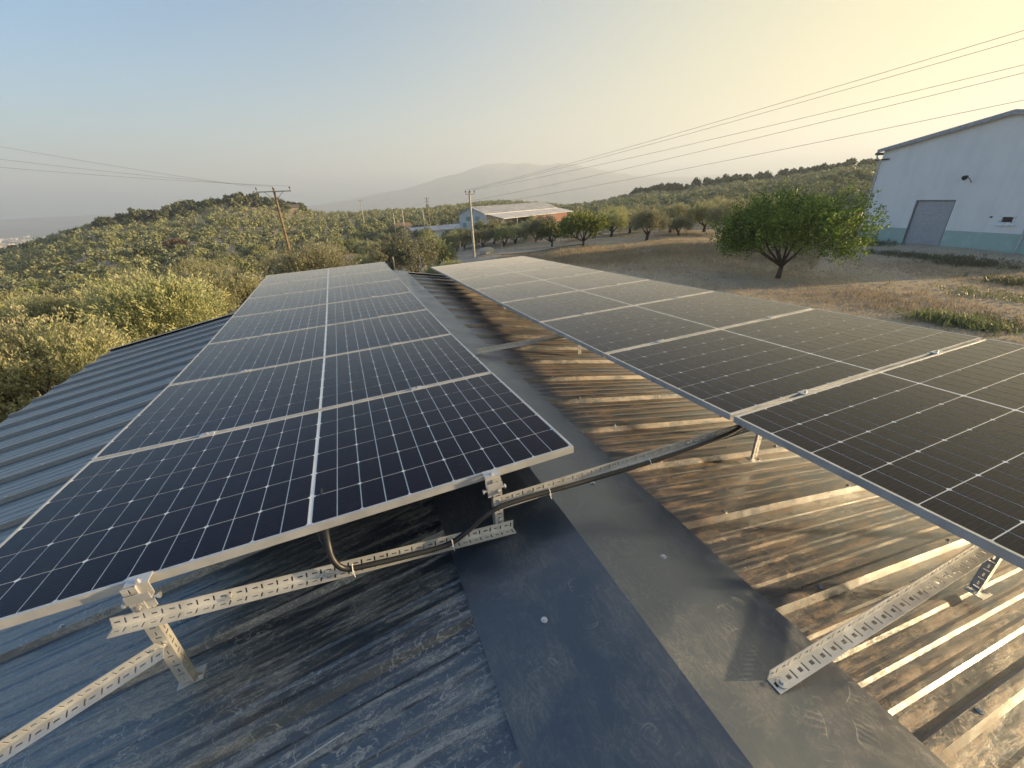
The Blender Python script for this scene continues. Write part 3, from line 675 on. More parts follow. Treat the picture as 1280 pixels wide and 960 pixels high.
# ---------------------------------------------------------------- the warehouse on the right
WA = Vector((45.38, 25.27, -5.2)); WDIR = Vector((43.519-45.384, 14.214-25.274, 0)).normalized(); WIN = Vector((-WDIR.y, WDIR.x, 0))
if WIN.x < 0: WIN = -WIN
def wp(u, h, d=0.): return WA+WDIR*u+WIN*d+Vector((0, 0, h))
WW, EH, RH = 16.4, 7.55, 9.0
def warehouse():
    B = empty('warehouse', wp(WW/2, 0, 15), 'big pale blue-grey gabled warehouse with mint green dado and a roller shutter', 'warehouse')
    m_ = N('warehouse_paint'); p = m_.pos(); s = m_.n('SeparateXYZ', {0: p})
    nz = m_.noise(p, .8, 6, .6); stn = m_.noise(m_.scale(p, (1.5, 1.5, .15)), 1.6, 6)
    c = m_.mix(m_.ramp(m_.math('ADD', nz, stn), .85, 1.25, 0, .2), (.84, .84, .82), (.54, .57, .59))
    c2 = m_.mix(m_.ramp(m_.noise(p, 1.6, 7, .7), .48, .7, 0, .6), (.36, .50, .46), (.55, .60, .58))
    c = m_.mix(m_.ramp(s.outputs[2], -3.79, -3.81), c, c2)
    wm = m_.end(m_.bsdf(color=c, rough=.8, normal=m_.bump(m_.noise(p, 14, 5), .2, .01)))
    # front wall built round the shutter and the little window
    su0, su1, sh = 3.85, 6.62, 3.58; wu0, wu1, wz0, wz1 = 9.62, 10.52, 1.98, 2.62
    def topz(u): return EH+(RH-EH)*(1-abs(u-WW/2)/(WW/2))
    cuts = [0, su0, su1, wu0, wu1, WW]; mm = M(); D = .25
    def slab(u0, u1, z0, z1a, z1b):
        um = (u0+u1)/2
        pts = [(u0, z0), (u1, z0), (u1, z1b), (u0, z1a)]
        f_ = [wp(u, z, 0) for u, z in pts]; b_ = [wp(u, z, D) for u, z in pts]
        mm.add(f_+b_, [(0, 1, 2, 3), (7, 6, 5, 4), (0, 4, 5, 1), (1, 5, 6, 2), (2, 6, 7, 3), (3, 7, 4, 0)])
    for u0, u1, z0 in ((0, su0, 0), (su0, su1, sh), (su1, WW/2, 0), (WW/2, wu0, 0), (wu1, WW, 0)): slab(u0, u1, z0, topz(u0), topz(u1))
    slab(wu0, wu1, 0, wz0, wz0); slab(wu0, wu1, wz1, topz(wu0), topz(wu1))
    link('wall', mm.mesh('wall', wm), B)
    L = 42
    for u in (0, WW):
        mm = M(); uu = (u+.003, u+.25) if u == 0 else (u-.25, u-.003)
        mm.hexa([wp(uu[0], -.6, D+.003), wp(uu[1], -.6, D+.003), wp(uu[1], -.6, L), wp(uu[0], -.6, L), wp(uu[0], EH, D+.003), wp(uu[1], EH, D+.003), wp(uu[1], EH, L), wp(uu[0], EH, L)]); link('wall', mm.mesh('wall', wm), B)
    mm = M(); 
    for u0, u1 in ((0, WW/2), (WW/2, WW)):
        pts = [(u0, -.6), (u1, -.6), (u1, topz(u1)), (u0, topz(u0))]
        mm.add([wp(u, z, L+.003) for u, z in pts]+[wp(u, z, L+.25) for u, z in pts], [(0, 1, 2, 3), (7, 6, 5, 4), (0, 4, 5, 1), (1, 5, 6, 2), (2, 6, 7, 3), (3, 7, 4, 0)])
    link('wall', mm.mesh('wall', wm), B)
    rm = plain('warehouse_roof_sheet', (.36, .38, .40), .5, .3)
    for u0, u1 in ((-.35, WW/2), (WW/2, WW+.35)):
        mm = M(); z = lambda u: topz(u)+.02 if 0 <= u <= WW else EH-.35*(RH-EH)/(WW/2)+.02
        mm.hexa([wp(u0, z(u0), -.3), wp(u1, z(u1), -.3), wp(u1, z(u1), L+.4), wp(u0, z(u0), L+.4), wp(u0, z(u0)+.1, -.3), wp(u1, z(u1)+.1, -.3), wp(u1, z(u1)+.1, L+.4), wp(u0, z(u0)+.1, L+.4)]); link('roof', mm.mesh('roof', rm), B)
        mm = M(); mm.hexa([wp(u0-.01*(u0 < 0), z(u0)-.15, -.33), wp(u1, z(u1)-.15, -.33), wp(u1, z(u1)-.15, -.303), wp(u0-.01*(u0 < 0), z(u0)-.15, -.303), wp(u0-.01*(u0 < 0), z(u0)+.13, -.33), wp(u1, z(u1)+.13, -.33), wp(u1, z(u1)+.13, -.303), wp(u0-.01*(u0 < 0), z(u0)+.13, -.303)])
        link('verge_trim', mm.mesh('verge_trim', plain('verge_trim_grey', (.38, .40, .42), .6)), B)
    # eaves gutter and downpipe at the left corner
    mm = M(); mm.hexa([wp(-.5, EH-.35, -.3), wp(-.36, EH-.35, -.3), wp(-.36, EH-.35, L), wp(-.5, EH-.35, L), wp(-.5, EH-.15, -.3), wp(-.36, EH-.15, -.3), wp(-.36, EH-.15, L), wp(-.5, EH-.15, L)]); link('gutter', mm.mesh('gutter', MAT['trim']), B)
    pm = plain('pale_downpipe', (.5, .54, .57), .5)
    mm = M(); mm.tube([wp(-.42, EH-.36, -.1), wp(-.42, EH-.5, -.1), wp(-.07, EH-.85, -.1), wp(-.07, .05, -.1)], .06, 8); link('downpipe', mm.mesh('downpipe', pm), B)
    mm = M(); mm.tube([wp(-.45, EH-.75, -.12), wp(.75, EH-.72, -.12)], .03, 6); mm.obox(wp(.3, EH-.72, -.06), WDIR, WIN, Z_, (.3, .05, .05)); link('pipe_bracket', mm.mesh('pipe_bracket', MAT['black']), B)
    # white pipes standing at the right end of the green dado
    mm = M()
    mm.tube([wp(11.25, .0, -.08), wp(11.25, 2.2, -.08)], .05, 8); link('downpipe', mm.mesh('downpipe', pm), B)
    # roller shutter: every slat a piece
    sm = plain('shutter_steel', (.50, .51, .55), .45, .5, var=.12)
    sh_o = empty('roller_shutter', wp((su0+su1)/2, 0, .15)-B.location); sh_o.parent = B
    n_ = 34; hh = (sh-.12)/n_
    P = [(0, 0), (.02, .25), (.02, .75), (0, .96)]
    mm = M(); base = wp(su0+.09, 0, .15)
    pr_ = []
    for k, (d, v) in enumerate(P): pr_.append((d, v*hh))
    w_ = su1-su0-.18
    V = [Vector(WDIR)*a-WIN*d+Vector((0, 0, z)) for a in (0, w_) for d, z in pr_]
    mm.add(V, [(i, i+4, i+5, i+1) for i in range(3)]); mm.add([Vector(WDIR)*a+Vector((0, 0, z))-WIN*.004 for a, z in ((0, .96*hh), (w_, .96*hh), (w_, hh), (0, hh))], [(0, 1, 2, 3)])
    sme = mm.mesh('slat', sm)
    for k in range(n_):
        o = link('slat', sme, sh_o, False); o.location = wp(su0+.09, .02+k*hh, .15)-wp((su0+su1)/2, 0, .15)
    fm = plain('shutter_guide_grey', (.20, .21, .23), .5, .3)
    def abox(name, u0, u1, z0, z1, d0, d1, mt, par, sub=None):
        mm = M(); mm.hexa([wp(u0, z0, d0), wp(u1, z0, d0), wp(u1, z0, d1), wp(u0, z0, d1), wp(u0, z1, d0), wp(u1, z1, d0), wp(u1, z1, d1), wp(u0, z1, d1)])
        o = bpy.data.objects.new(name, mm.mesh(name, mt)); COL.objects.link(o); o.parent = par; o.location = -(par.location if par.parent is None else par.location+par.parent.location); return o
    for u in (su0+.003, su1-.093): abox('guide_rail', u, u+.09, 0, sh-.003, .06, .2, fm, sh_o)
    abox('shutter_box', su0+.1, su1-.1, sh-.11, sh-.006, .08, .2, fm, sh_o)
    # window: frame, pane and sill
    wf = empty('window', wp((wu0+wu1)/2, wz0, .1)-B.location); wf.parent = B
    wht = plain('white_window_frame', (.80, .82, .84), .5); t = .15
    for u0, u1, z0, z1 in ((wu0+.002, wu1-.002, wz0+.002, wz0+t), (wu0+.002, wu1-.002, wz1-t, wz1-.002), (wu0+.002, wu0+t, wz0+t+.002, wz1-t-.002), (wu1-t, wu1-.002, wz0+t+.002, wz1-t-.002)): abox('window_frame', u0, u1, z0, z1, -.03, .1, wht, wf)
    gm = N('window_glass'); gmat = gm.end(gm.bsdf(color=(.03, .035, .04), rough=.08))
    abox('pane', wu0+t+.002, wu1-t-.002, wz0+t+.002, wz1-t-.002, .04, .06, gmat, wf); abox('sill', wu0-.08, wu1+.08, wz0-.07, wz0-.003, -.12, .0-.003, wht, wf)
    mm = M(); mm.tube([wp(9.15, 2.45, -.003), wp(9.15, 2.45, -.10)], .055, 10); link('vent_cap', mm.mesh('vent_cap', MAT['black']), B)
    # wall lamp on a bent arm
    l_ = empty('wall_lamp', wp(7.1, 5.0, 0)-B.location); l_.parent = B
    mm = M(); mm.tube([wp(7.15, 4.75, -.02), wp(7.12, 5.0, -.25), wp(7.05, 5.15, -.5)], .025, 6); o = link('lamp_arm', mm.mesh('lamp_arm', MAT['black'])); o.parent = l_; o.location = -(l_.location+B.location)
    mm = M(); a = wp(7.05, 5.18, -.45); b_ = wp(7.03, 5.08, -.72); mm.tube([a, a.lerp(b_, .4), b_], [.07, .13, .17], 12); o = link('lamp_head', mm.mesh('lamp_head', MAT['black'])); o.parent = l_; o.location = -(l_.location+B.location)
    # concrete apron in front
    mm = M(); A = [(-2.5, -5.4), (26, -4.2), (26, -.003), (-2.5, -.003)]
    mm.hexa([wp(u, -.7, d) for u, d in A]+[wp(u, -.004, d) for u, d in A])
    o = link('concrete_apron', mm.mesh('concrete_apron', plain('apron_concrete', (.33, .33, .31), .9, var=.2, sc=1.5, bump=.3))); tag(o, kind='structure')
warehouse()

# ---------------------------------------------------------------- sheds beyond the track
def shed(name, A, ang, L, Wd, eh, rh, wallm, roofm, label, cat='shed', lean=None):
    """long gabled shed: A front-left corner, ang the direction of its long side"""
    A = Vector((A[0], A[1], tz(A[0], A[1])-.1)); u = Vector((math.sin(ang), math.cos(ang), 0)); v = Vector((-u.y, u.x, 0))
    P = lambda a, b, h: A+u*a+v*b+Vector((0, 0, h))
    E_ = empty(name, P(L/2, Wd/2, 0), label, cat)
    def wallq(pts, d, nm='wall', mt=wallm):
        d = Vector(d)*.15; mm = M(); n_ = len(pts); mm.add(pts+[p+d for p in pts], [tuple(range(n_)), tuple(range(2*n_-1, n_-1, -1))]+[(i, i+n_, (i+1) % n_+n_, (i+1) % n_) for i in range(n_)]); return link(nm, mm.mesh(nm, mt), E_)
    wallq([P(0, 0, -1), P(0, Wd, -1), P(0, Wd, eh), P(0, Wd/2, rh), P(0, 0, eh)], u); wallq([P(L, 0, -1), P(L, Wd, -1), P(L, Wd, eh), P(L, Wd/2, rh), P(L, 0, eh)], -u)
    wallq([P(.16, 0, -1), P(L-.16, 0, -1), P(L-.16, 0, eh), P(.16, 0, eh)], v); wallq([P(.16, Wd, -1), P(L-.16, Wd, -1), P(L-.16, Wd, eh), P(.16, Wd, eh)], -v)
    for s0, s1 in ((-.35, Wd/2), (Wd+.35, Wd/2)):
        k = (rh-eh)/(Wd/2); z0 = eh-.35*k+.02; mm = M(); mm.hexa([P(-.4, s0, z0), P(L+.4, s0, z0), P(L+.4, s1, rh+.02), P(-.4, s1, rh+.02), P(-.4, s0, z0+.1), P(L+.4, s0, z0+.1), P(L+.4, s1, rh+.12), P(-.4, s1, rh+.12)])
        link('roof', mm.mesh('roof', roofm), E_)
    return E_, P
blue = wall_mat('pale_blue_shed_wall', (.50, .57, .60), None, 0); sheet = plain('worn_white_roof_sheet', (.52, .51, .52), .5, .15, var=.2, sc=.6); grey = plain('grey_roof_sheet', (.34, .35, .38), .5, .2, var=.25, sc=.5)
brick = wall_mat('red_brick_wall', (.21, .10, .075), None, 0); whitew = wall_mat('whitewashed_wall', (.62, .66, .68), None, 0)
a = gpix(574, 280); b = gpix(606, 280)
def far_sheds():
    d = ray(573, 279); k = 112/math.hypot(d[0], d[1]); A = (d[0]*k, d[1]*k)
    ang = rad(58)
    E_, P = shed('long_shed', (A[0]+7.5*.9, A[1]-1.5), ang, 36, 9, 3.7, 5.4, blue, grey, 'long gabled shed with pale blue end wall and red brick lean-to beyond the track', 'shed')
    # lean-to on the side facing us: lower pale roof, red brick wall, dark open bay at its left end
    v0 = -5.2
    mm = M(); mm.hexa([P(.6, v0-.5, 2.45), P(37.5, v0-.5, 2.45), P(37.5, -.36, 3.5), P(.6, -.36, 3.5), P(.6, v0-.5, 2.53), P(37.5, v0-.5, 2.53), P(37.5, -.36, 3.58), P(.6, -.36, 3.58)]); link('lean_to_roof', mm.mesh('lean_to_roof', sheet), E_)
    mm = M(); mm.hexa([P(13, v0, -1), P(34, v0, -1), P(34, v0+.2, -1), P(13, v0+.2, -1), P(13, v0, 2.3), P(34, v0, 2.3), P(34, v0+.2, 2.35), P(13, v0+.2, 2.35)]); link('brick_wall', mm.mesh('brick_wall', brick), E_)
    for aa in (1, 7, 36.8):
        mm = M(); mm.obox(P(aa, v0, .7), X_, Y_, Z_, (.1, .1, 1.7)); link('post', mm.mesh('post', MAT['concrete']), E_)
    for aa in (18, 24.5):
        mm = M(); mm.obox(P(aa, v0-.01, 1.9), (math.sin(ang), math.cos(ang), 0), (-math.cos(ang), math.sin(ang), 0), Z_, (.9, .03, .3)); link('dark_opening_sheet', mm.mesh('dark_opening_sheet', MAT['black']), E_)  # black sheets on the wall stand in for the shade inside openings
    u = Vector((math.sin(ang), math.cos(ang), 0)); v = Vector((-u.y, u.x, 0))
    for bb, hh, s_ in ((2.6, 2.6, .7), (5.8, 2.6, .7), (4.4, 4.2, .4), (7.2, 1.0, .6)):
        mm = M(); mm.obox(P(-.02, bb, hh), v, u, Z_, (s_, .03, .55)); link('window', mm.mesh('window', plain('pale_green_pane', (.20, .32, .33), .3)), E_)
    d = ray(517, 282); k = 118/math.hypot(d[0], d[1])
    E2, P2 = shed('low_shed', (d[0]*k, d[1]*k), rad(76), 17, 6, 2.0, 2.9, whitew, sheet, 'low white shed with pale roof left of the long shed', 'shed')
    mm = M(); mm.obox(P2(12.5, -.04, .9), (math.sin(rad(76)), math.cos(rad(76)), 0), (-math.cos(rad(76)), math.sin(rad(76)), 0), Z_, (3.2, .03, .8)); link('dark_opening_sheet', mm.mesh('dark_opening_sheet', MAT['black']), E2)  # shade of the open bay painted as a flat black sheet
    d = ray(496, 280); k = 135/math.hypot(d[0], d[1])
    stone = wall_mat('grey_block_wall', (.20, .19, .20), None, 0)
    shed('stone_hut', (d[0]*k, d[1]*k), rad(80), 4.5, 5, 3.0, 3.7, stone, plain('dull_red_roof', (.26, .16, .12), .8), 'small grey block hut among the olive trees left of the white shed', 'hut')
    d = ray(355, 262); k = 270/math.hypot(d[0], d[1])
    shed('hill_house', (d[0]*k, d[1]*k), rad(85), 7.5, 6, 2.6, 3.9, wall_mat('tan_wall', (.30, .25, .2), None, 0), plain('brown_roof', (.15, .12, .10), .8), 'tiny dark-roofed house on the crest of the left hill', 'house')
far_sheds()

# ---------------------------------------------------------------- power poles and lines
def insulator(mm, p, h=.28):
    p = Vector(p); mm.tube([p, p+Vector((0, 0, h*.4)), p+Vector((0, 0, h*.45)), p+Vector((0, 0, h*.7)), p+Vector((0, 0, h*.72)), p+Vector((0, 0, h))], [.02, .02, .07, .075, .05, .03], 8)
def at(px, py, dist):
    d = ray(px, py); k = dist/math.hypot(d[0], d[1]); return Vector(d*k)
def pole(name, px, ytop, dist, r0_, r1_, mat, label, arm=None, armdir=(1, 0, 0), braces=False, n_ins=3):
    T = at(px, ytop, dist); B = Vector((T.x, T.y, tz(T.x, T.y)-.3)); e = empty(name, (T.x, T.y, B.z+.3), label, 'power pole')
    mm = M(); mm.tube([B, B.lerp(T, .5), T], [r0_, (r0_+r1_)/2, r1_], 10); link('pole_shaft', mm.mesh('pole_shaft', mat), e)
    pts = []
    if arm:
        ad = Vector(armdir).normalized(); am = M(); c = T-Vector((0, 0, .35)); am.obox(c+ad.cross(Vector(Z_))*(r1_+.05), ad, ad.cross(Vector(Z_)), Z_, (arm/2, .05, .05)); cc = c+ad.cross(Vector(Z_))*(r1_+.05)
        link('crossarm', am.mesh('crossarm', MAT['trim']), e)
        if braces:
            for s_ in (-1, 1):
                bm_ = M(); bm_.tube([cc+ad*s_*arm*.28, T-Vector((0, 0, 1.25))+ad.cross(Vector(Z_))*r1_], .03, 5); link('brace', bm_.mesh('brace', MAT['trim']), e)
        for k in range(n_ins):
            q = -1+2*k/(n_ins-1); p = cc+ad*(q*arm*.48)+Vector((0, 0, .052)); im = M(); insulator(im, p, .42); link('insulator', im.mesh('insulator', plain('brown_insulator', (.05, .035, .03), .3)), e); pts.append(p+Vector((0, 0, .42)))
    return e, pts, T
ldir = (at(360, 236, 50)-at(320, 240, 50))
_, LP, LT = pole('wooden_power_pole', 341.5, 235, 55, .17, .11, MAT['wood'], 'brown wooden power pole with wide crossarm rising behind the left panel row', 3.5, (math.cos(rad(10)), -math.sin(rad(10)), 0), True)
_, MP, MT = pole('concrete_power_pole', 586.5, 239, 55, .19, .11, MAT['concrete'], 'pale square power pole behind the gap between the two panel rows', 1.25, (.98, .2, 0), False)
mm_names = [(450, 250, 190, 'pale slim pole on the skyline left of the sheds'), (533, 247, 150, 'pole with a transformer above the low white shed'), (491, 266, 118, 'leaning wooden pole left of the grey block hut'), (502, 262, 122, 'bare pole directly right of the grey block hut'), (528, 262, 120, 'pale pole in front of the low white shed'), (575, 243, 200, 'distant pole behind the long shed gable')]
for px, yt, dd, lab in mm_names[:5]:
    e, ip, T = pole('power_pole', px, yt, dd, .2, .14, MAT['concrete'] if px != 533 else MAT['wood'], lab, 1.6 if px in (533, 450) else None)
    if px == 533:
        mm = M(); mm.obox(T-Vector((0, 0, 2.6)), X_, Y_, Z_, (.45, .35, .55)); mm.obox(T-Vector((0, 0, 1.2)), X_, Y_, Z_, (.8, .08, .06)); link('transformer', mm.mesh('transformer', MAT['trim']), e)
def wire(a, b, sag, r, label):
    a, b = Vector(a), Vector(b); n_ = 24; P = []
    for i in range(n_+1):
        t = i/n_; p = a.lerp(b, t); p.z -= sag*4*t*(1-t); P.append(p)
    mm = M(); mm.tube(P, r, 4); o = link('power_line', mm.mesh('power_line', MAT['trim'])); tag(origin_to(o, a), label, 'power line', 'overhead lines on the right' if b.x > 0 else 'overhead lines on the left')
EB = Vector((27.5, -13., 0)); gE = tz(EB.x, EB.y)
offs = [(0., MP[0], 'highest overhead line running from the pale pole to the upper right'), (1, MP[1], 'second highest overhead line to the upper right'), (2, MP[2], 'third overhead line from the top on the right'), (3, MT-Vector((0, 0, 1.1)), 'fourth overhead line from the top on the right'), (4, MT-Vector((0, 0, 1.7)), 'lowest overhead line on the right, crossing above the big almond tree')]
targ = [(1280, 38), (1280, 48), (1280, 81), (1280, 91), (1280, 125)]
for (i, a, lab), (px, py) in zip(offs, targ):
    d = ray(px, py); 
    # where the sight line crosses the vertical plane of the line
    n_ = Vector((EB.y-a.y, -(EB.x-a.x), 0)); s_ = n_.dot(a)/n_.dot(Vector(d)); C = Vector(d)*s_
    t = ((C.x-a.x)**2+(C.y-a.y)**2)**.5/((EB.x-a.x)**2+(EB.y-a.y)**2)**.5
    sag = .55; ze = a.z+(C.z+sag*4*t*(1-t)-a.z)/t
    wire(a, (EB.x, EB.y, ze), sag, .009, lab)
TOPZ = 6.2
mm = M(); mm.tube([(EB.x+.1, EB.y, gE-.3), (EB.x+.1, EB.y, 7.2)], [.19, .12], 10); e = empty('concrete_power_pole', (EB.x+.1, EB.y, gE), 'pale power pole outside the right picture edge carrying the lines', 'power pole'); link('pole_shaft', mm.mesh('pole_shaft', MAT['concrete']), e)
for k, (px, py) in enumerate([(0, 183), (0, 199), (0, 209)]):
    a = LP[k]; dv = ray(px, py); E0 = Vector((-62, 62, 0)); n_ = Vector((E0.y-a.y, -(E0.x-a.x), 0)); s_ = n_.dot(a)/n_.dot(Vector(dv)); C = Vector(dv)*s_
    t = ((C.x-a.x)**2+(C.y-a.y)**2)**.5/((E0.x-a.x)**2+(E0.y-a.y)**2)**.5; sag = .9; ze = a.z+(C.z+sag*4*t*(1-t)-a.z)/t
    wire(a, (E0.x, E0.y, ze), sag, .010, ['upper thin line leaving the wooden pole to the left', 'middle thin line leaving the wooden pole to the left', 'lower thin line leaving the wooden pole to the left'][k])

# ---------------------------------------------------------------- trees
def unit(v): return v/np.maximum(np.linalg.norm(v, axis=-1, keepdims=True), 1e-9)
def leaf_quads(C, D, L, Wd, rng, nrm=None):
    """diamond leaves: centre C, direction D"""
    n = len(C); R_ = rng.normal(size=(n, 3)) if nrm is None else nrm; Sd = unit(np.cross(D, R_)); L = np.broadcast_to(L, n)[:, None]; Wd = np.broadcast_to(Wd, n)[:, None]
    V = np.stack([C-D*L/2, C+Sd*Wd/2+D*L*.05, C+D*L/2, C-Sd*Wd/2+D*L*.05], 1).reshape(-1, 3)
    return V, np.arange(4*n).reshape(-1, 4)
def lumps(rng, k, rx, rz, cz, lr):
    d = unit(rng.normal(size=(k, 3))); d[:, 2] = np.abs(d[:, 2])*.95-.42
    c = d*np.array([rx, rx, rz])*rng.uniform(.45, .8, (k, 1)); c[:, 2] += cz
    return c, rng.uniform(lr*.7, lr*1.25, k)
def crown(rng, nl, rx, rz, cz, shoots, per, L, Wd, k=9, lr=.42, up=.35, spread=.55, shell=0., sl=(.06, .20)):
    c, r = lumps(rng, k, rx, rz, cz, lr*rx)
    w = r**2; i = rng.choice(k, shoots, p=w/w.sum()); d = unit(rng.normal(size=(shoots, 3)))
    b = c[i]+d*r[i][:, None]*rng.uniform(.35, .95, (shoots, 1))
    out = unit(b-np.array([0, 0, cz-.3*rz])); D = unit(out*.8+d*.5+np.array([0, 0, up])+rng.normal(size=(shoots, 3))*.35)
    SLn = rng.uniform(sl[0], sl[1], shoots)*rx
    t = rng.uniform(0, 1, (shoots, per)); C = b[:, None]+D[:, None]*(t*SLn[:, None])[..., None]+rng.normal(size=(shoots, per, 3))*.02*rx
    DD = unit(D[:, None]+rng.normal(size=(shoots, per, 3))*spread)
    C = C.reshape(-1, 3); DD = DD.reshape(-1, 3)
    nn = None
    if shell: nn = unit(np.repeat(unit(d*.8+out*.5), per, 0)+rng.normal(size=C.shape)*shell); DD = unit(np.cross(nn, rng.normal(size=C.shape)))
    VQ = leaf_quads(C, DD, L*rng.uniform(.7, 1.3, len(C)), Wd, rng, nn); crown.tip = (t.reshape(-1) > .62).astype(int); return VQ, c, r
def trunk_mesh(rng, targets, h0, r0_, name='trunk', mat=None, lean=.1):
    mm = M(); fork = Vector((rng.uniform(-lean, lean), rng.uniform(-lean, lean), h0))
    mm.tube([(0, 0, -.35), (0, 0, .0), fork*.5+Vector((rng.uniform(-.05, .05), 0, 0)), fork], [r0_*1.5, r0_*1.15, r0_*.9, r0_*.8], 8)
    for t in targets:
        t = Vector(t); mid = fork.lerp(t, .5)+Vector(rng.normal(size=3)*.08)+Vector((0, 0, -.06*(t-fork).length)); mm.tube([fork, mid, t], [r0_*.6, r0_*.36, r0_*.1], 6)
        for _ in range(2):
            q = mid.lerp(t, rng.uniform(0, .7)); e = q+Vector(rng.normal(size=3)*.35)+Vector((0, 0, .2)); mm.tube([q, e], [r0_*.2, r0_*.06], 4)
    return mm.mesh(name, mat or MAT['bark'], True)
rg = np.random.default_rng(11)
def olive_template(seed, shoots, per, L, Wd, mat, rx=2.15, rz=1.45, cz=1.85, h0=.55, r0_=.19, k=10, lr=.42, shell=0., tips=False):
    rng = np.random.default_rng(seed); (V, Q), c, r = crown(rng, 0, rx, rz, cz, shoots, per, L, Wd, k, lr, shell=shell, **(dict(up=.9, spread=.4, sl=(.10, .30)) if tips else {}))
    return npmesh('crown', V, Q, [mat, MAT['olive_tip']] if tips else mat, crown.tip if tips else None), trunk_mesh(rng, c[:5], h0, r0_)
OL_NEAR = [olive_template(20+i, 1700, 18, .105, .034, MAT['olive_far'] if i % 2 else MAT['olive_far_b'], rz=1.2+.15*i, k=9+2*i, tips=True) for i in range(4)]
OL_LOW = [olive_template(60+i, 1300, 12, .14, .05, MAT['olive_far_b'] if i % 2 else MAT['olive_far'], rx=2.2, rz=1.7, cz=1.75, h0=.25, k=16, lr=.40, shell=1.2) for i in range(3)]
OL_MID = [olive_template(40+i, 560, 8, .24, .12, MAT['olive_far'] if i % 2 else MAT['olive_far_b'], k=8+i, shell=.8) for i in range(4)]
def place_tree(name, tmpl, x, y, s, rot, label, cat, group=None, sz=None):
    z = tz(x, y); e = empty(name, (x, y, z), label, cat, group); e.rotation_euler.z = rot; e.scale = (s, s, sz or s)
    link('crown', tmpl[0], e, False); link('trunk', tmpl[1], e, False); return e
OCC = []   # spots already taken
def free(x, y, d=3.4):
    return all((x-a)**2+(y-b)**2 > (max(d, c))**2 for a, b, c in OCC)
# trees the photograph lets one pick out
def named(px, py, s, tmpl, name, label, cat, rot=0., sz=None, dist=None):
    if dist: p = at(px, py, dist); x, y = p.x, p.y
    else: x, y, _ = gpix(px, py)
    OCC.append((x, y, 3.2*s)); return place_tree(name, tmpl, x, y, s, rot, label, cat, None, sz)
ALM = []
for i, (mt, sh, rx, rz) in enumerate(((MAT['almond_dark'], 2700, 4.2, 2.0), (MAT['almond'], 900, 2.6, 1.6), (MAT['almond'], 900, 2.9, 1.8))):
    rng = np.random.default_rng(70+i); (V, Q), c, r = crown(rng, 0, rx, rz, rz*.85+1.0, sh, 14 if i == 0 else 11, .15 if i == 0 else .2, .085 if i == 0 else .12, 18, .36, .75, .7)
    ALM.append((npmesh('crown', V, Q, mt), trunk_mesh(rng, c[:8], .75, .15, lean=.1)))
named(972, 348, .98, ALM[0], 'almond_tree', 'large dark green almond tree standing alone in the field before the warehouse', 'almond tree')
named(690, 309, .86, ALM[1], 'almond_tree', 'smaller yellow-green almond tree at the fence end, left of its bigger twin', 'almond tree', 1.)
named(730, 310, .96, ALM[2], 'almond_tree', 'bright yellow-green almond tree with a forked trunk in the middle of the field', 'almond tree', 2.)
named(808, 301, 1.05, OL_NEAR[0], 'olive_tree', 'round grey-green olive tree with a thick reddish trunk in the field', 'olive tree', .4, 1.1)
named(838, 291, 1.1, OL_NEAR[2], 'olive_tree', 'dark-trunked olive tree right behind the round field olive', 'olive tree', 2.)
named(848, 295, .72, OL_NEAR[3], 'olive_tree', 'small young olive tree on thin forked stems in the field', 'olive tree', 1.2)
named(764, 296, 1.15, OL_NEAR[1], 'olive_tree', 'olive tree partly hidden behind the middle yellow-green almond', 'olive tree', .9)
named(880, 290, 1.25, OL_NEAR[1], 'olive_tree', 'broad olive tree left behind the dark almond crown', 'olive tree', 2.7)
named(905, 296, 1.2, OL_NEAR[2], 'olive_tree', 'olive tree half hidden by the left side of the dark almond', 'olive tree', 3.3)
named(485, 327, 1.15, OL_LOW[0], 'olive_tree', 'blue-grey olive tree at the left of the clump behind the roof end', 'olive tree', .2, 1.25, 43)
named(514, 327, 1.25, OL_LOW[1], 'olive_tree', 'dense middle olive tree of the clump behind the roof end', 'olive tree', 1.5, 1.3, 44)
named(542, 323, 1.2, OL_LOW[2], 'olive_tree', 'warm-toned olive tree at the right of the clump behind the roof end', 'olive tree', 2.5, 1.25, 47)
named(566, 333, .55, OL_NEAR[1], 'olive_tree', 'low bushy pale olive beside the pale power pole', 'olive tree', .5, None, 39)
named(545, 334, .5, OL_NEAR[2], 'olive_tree', 'small olive bush in front of the warm-toned olive', 'olive tree', .9, None, 38)
named(290, 388, 1.05, OL_NEAR[3], 'olive_tree', 'olive tree with a visible black forked trunk beside the far left roof corner', 'olive tree', .3, None, 24)
named(205, 410, 1.2, OL_NEAR[0], 'olive_tree', 'large olive tree right behind the far left roof corner, dark below', 'olive tree', 1.8, None, 21)
named(140, 430, 1.1, OL_NEAR[1], 'olive_tree', 'olive tree left of the large one, crown full of pale shoots', 'olive tree', .8, None, 25)
named(60, 500, 1.05, OL_NEAR[1], 'olive_tree', 'golden sunlit olive tree nearest the left roof eave', 'olive tree', 2.2, None, 15.5)
named(-40, 470, 1.1, OL_NEAR[3], 'olive_tree', 'olive tree cut by the left picture edge beside the eave', 'olive tree', 1.2, None, 17)
named(40, 430, 1.1, OL_NEAR[2], 'olive_tree', 'dark green olive tree behind the golden one at the left edge', 'olive tree', 2.9, None, 24)
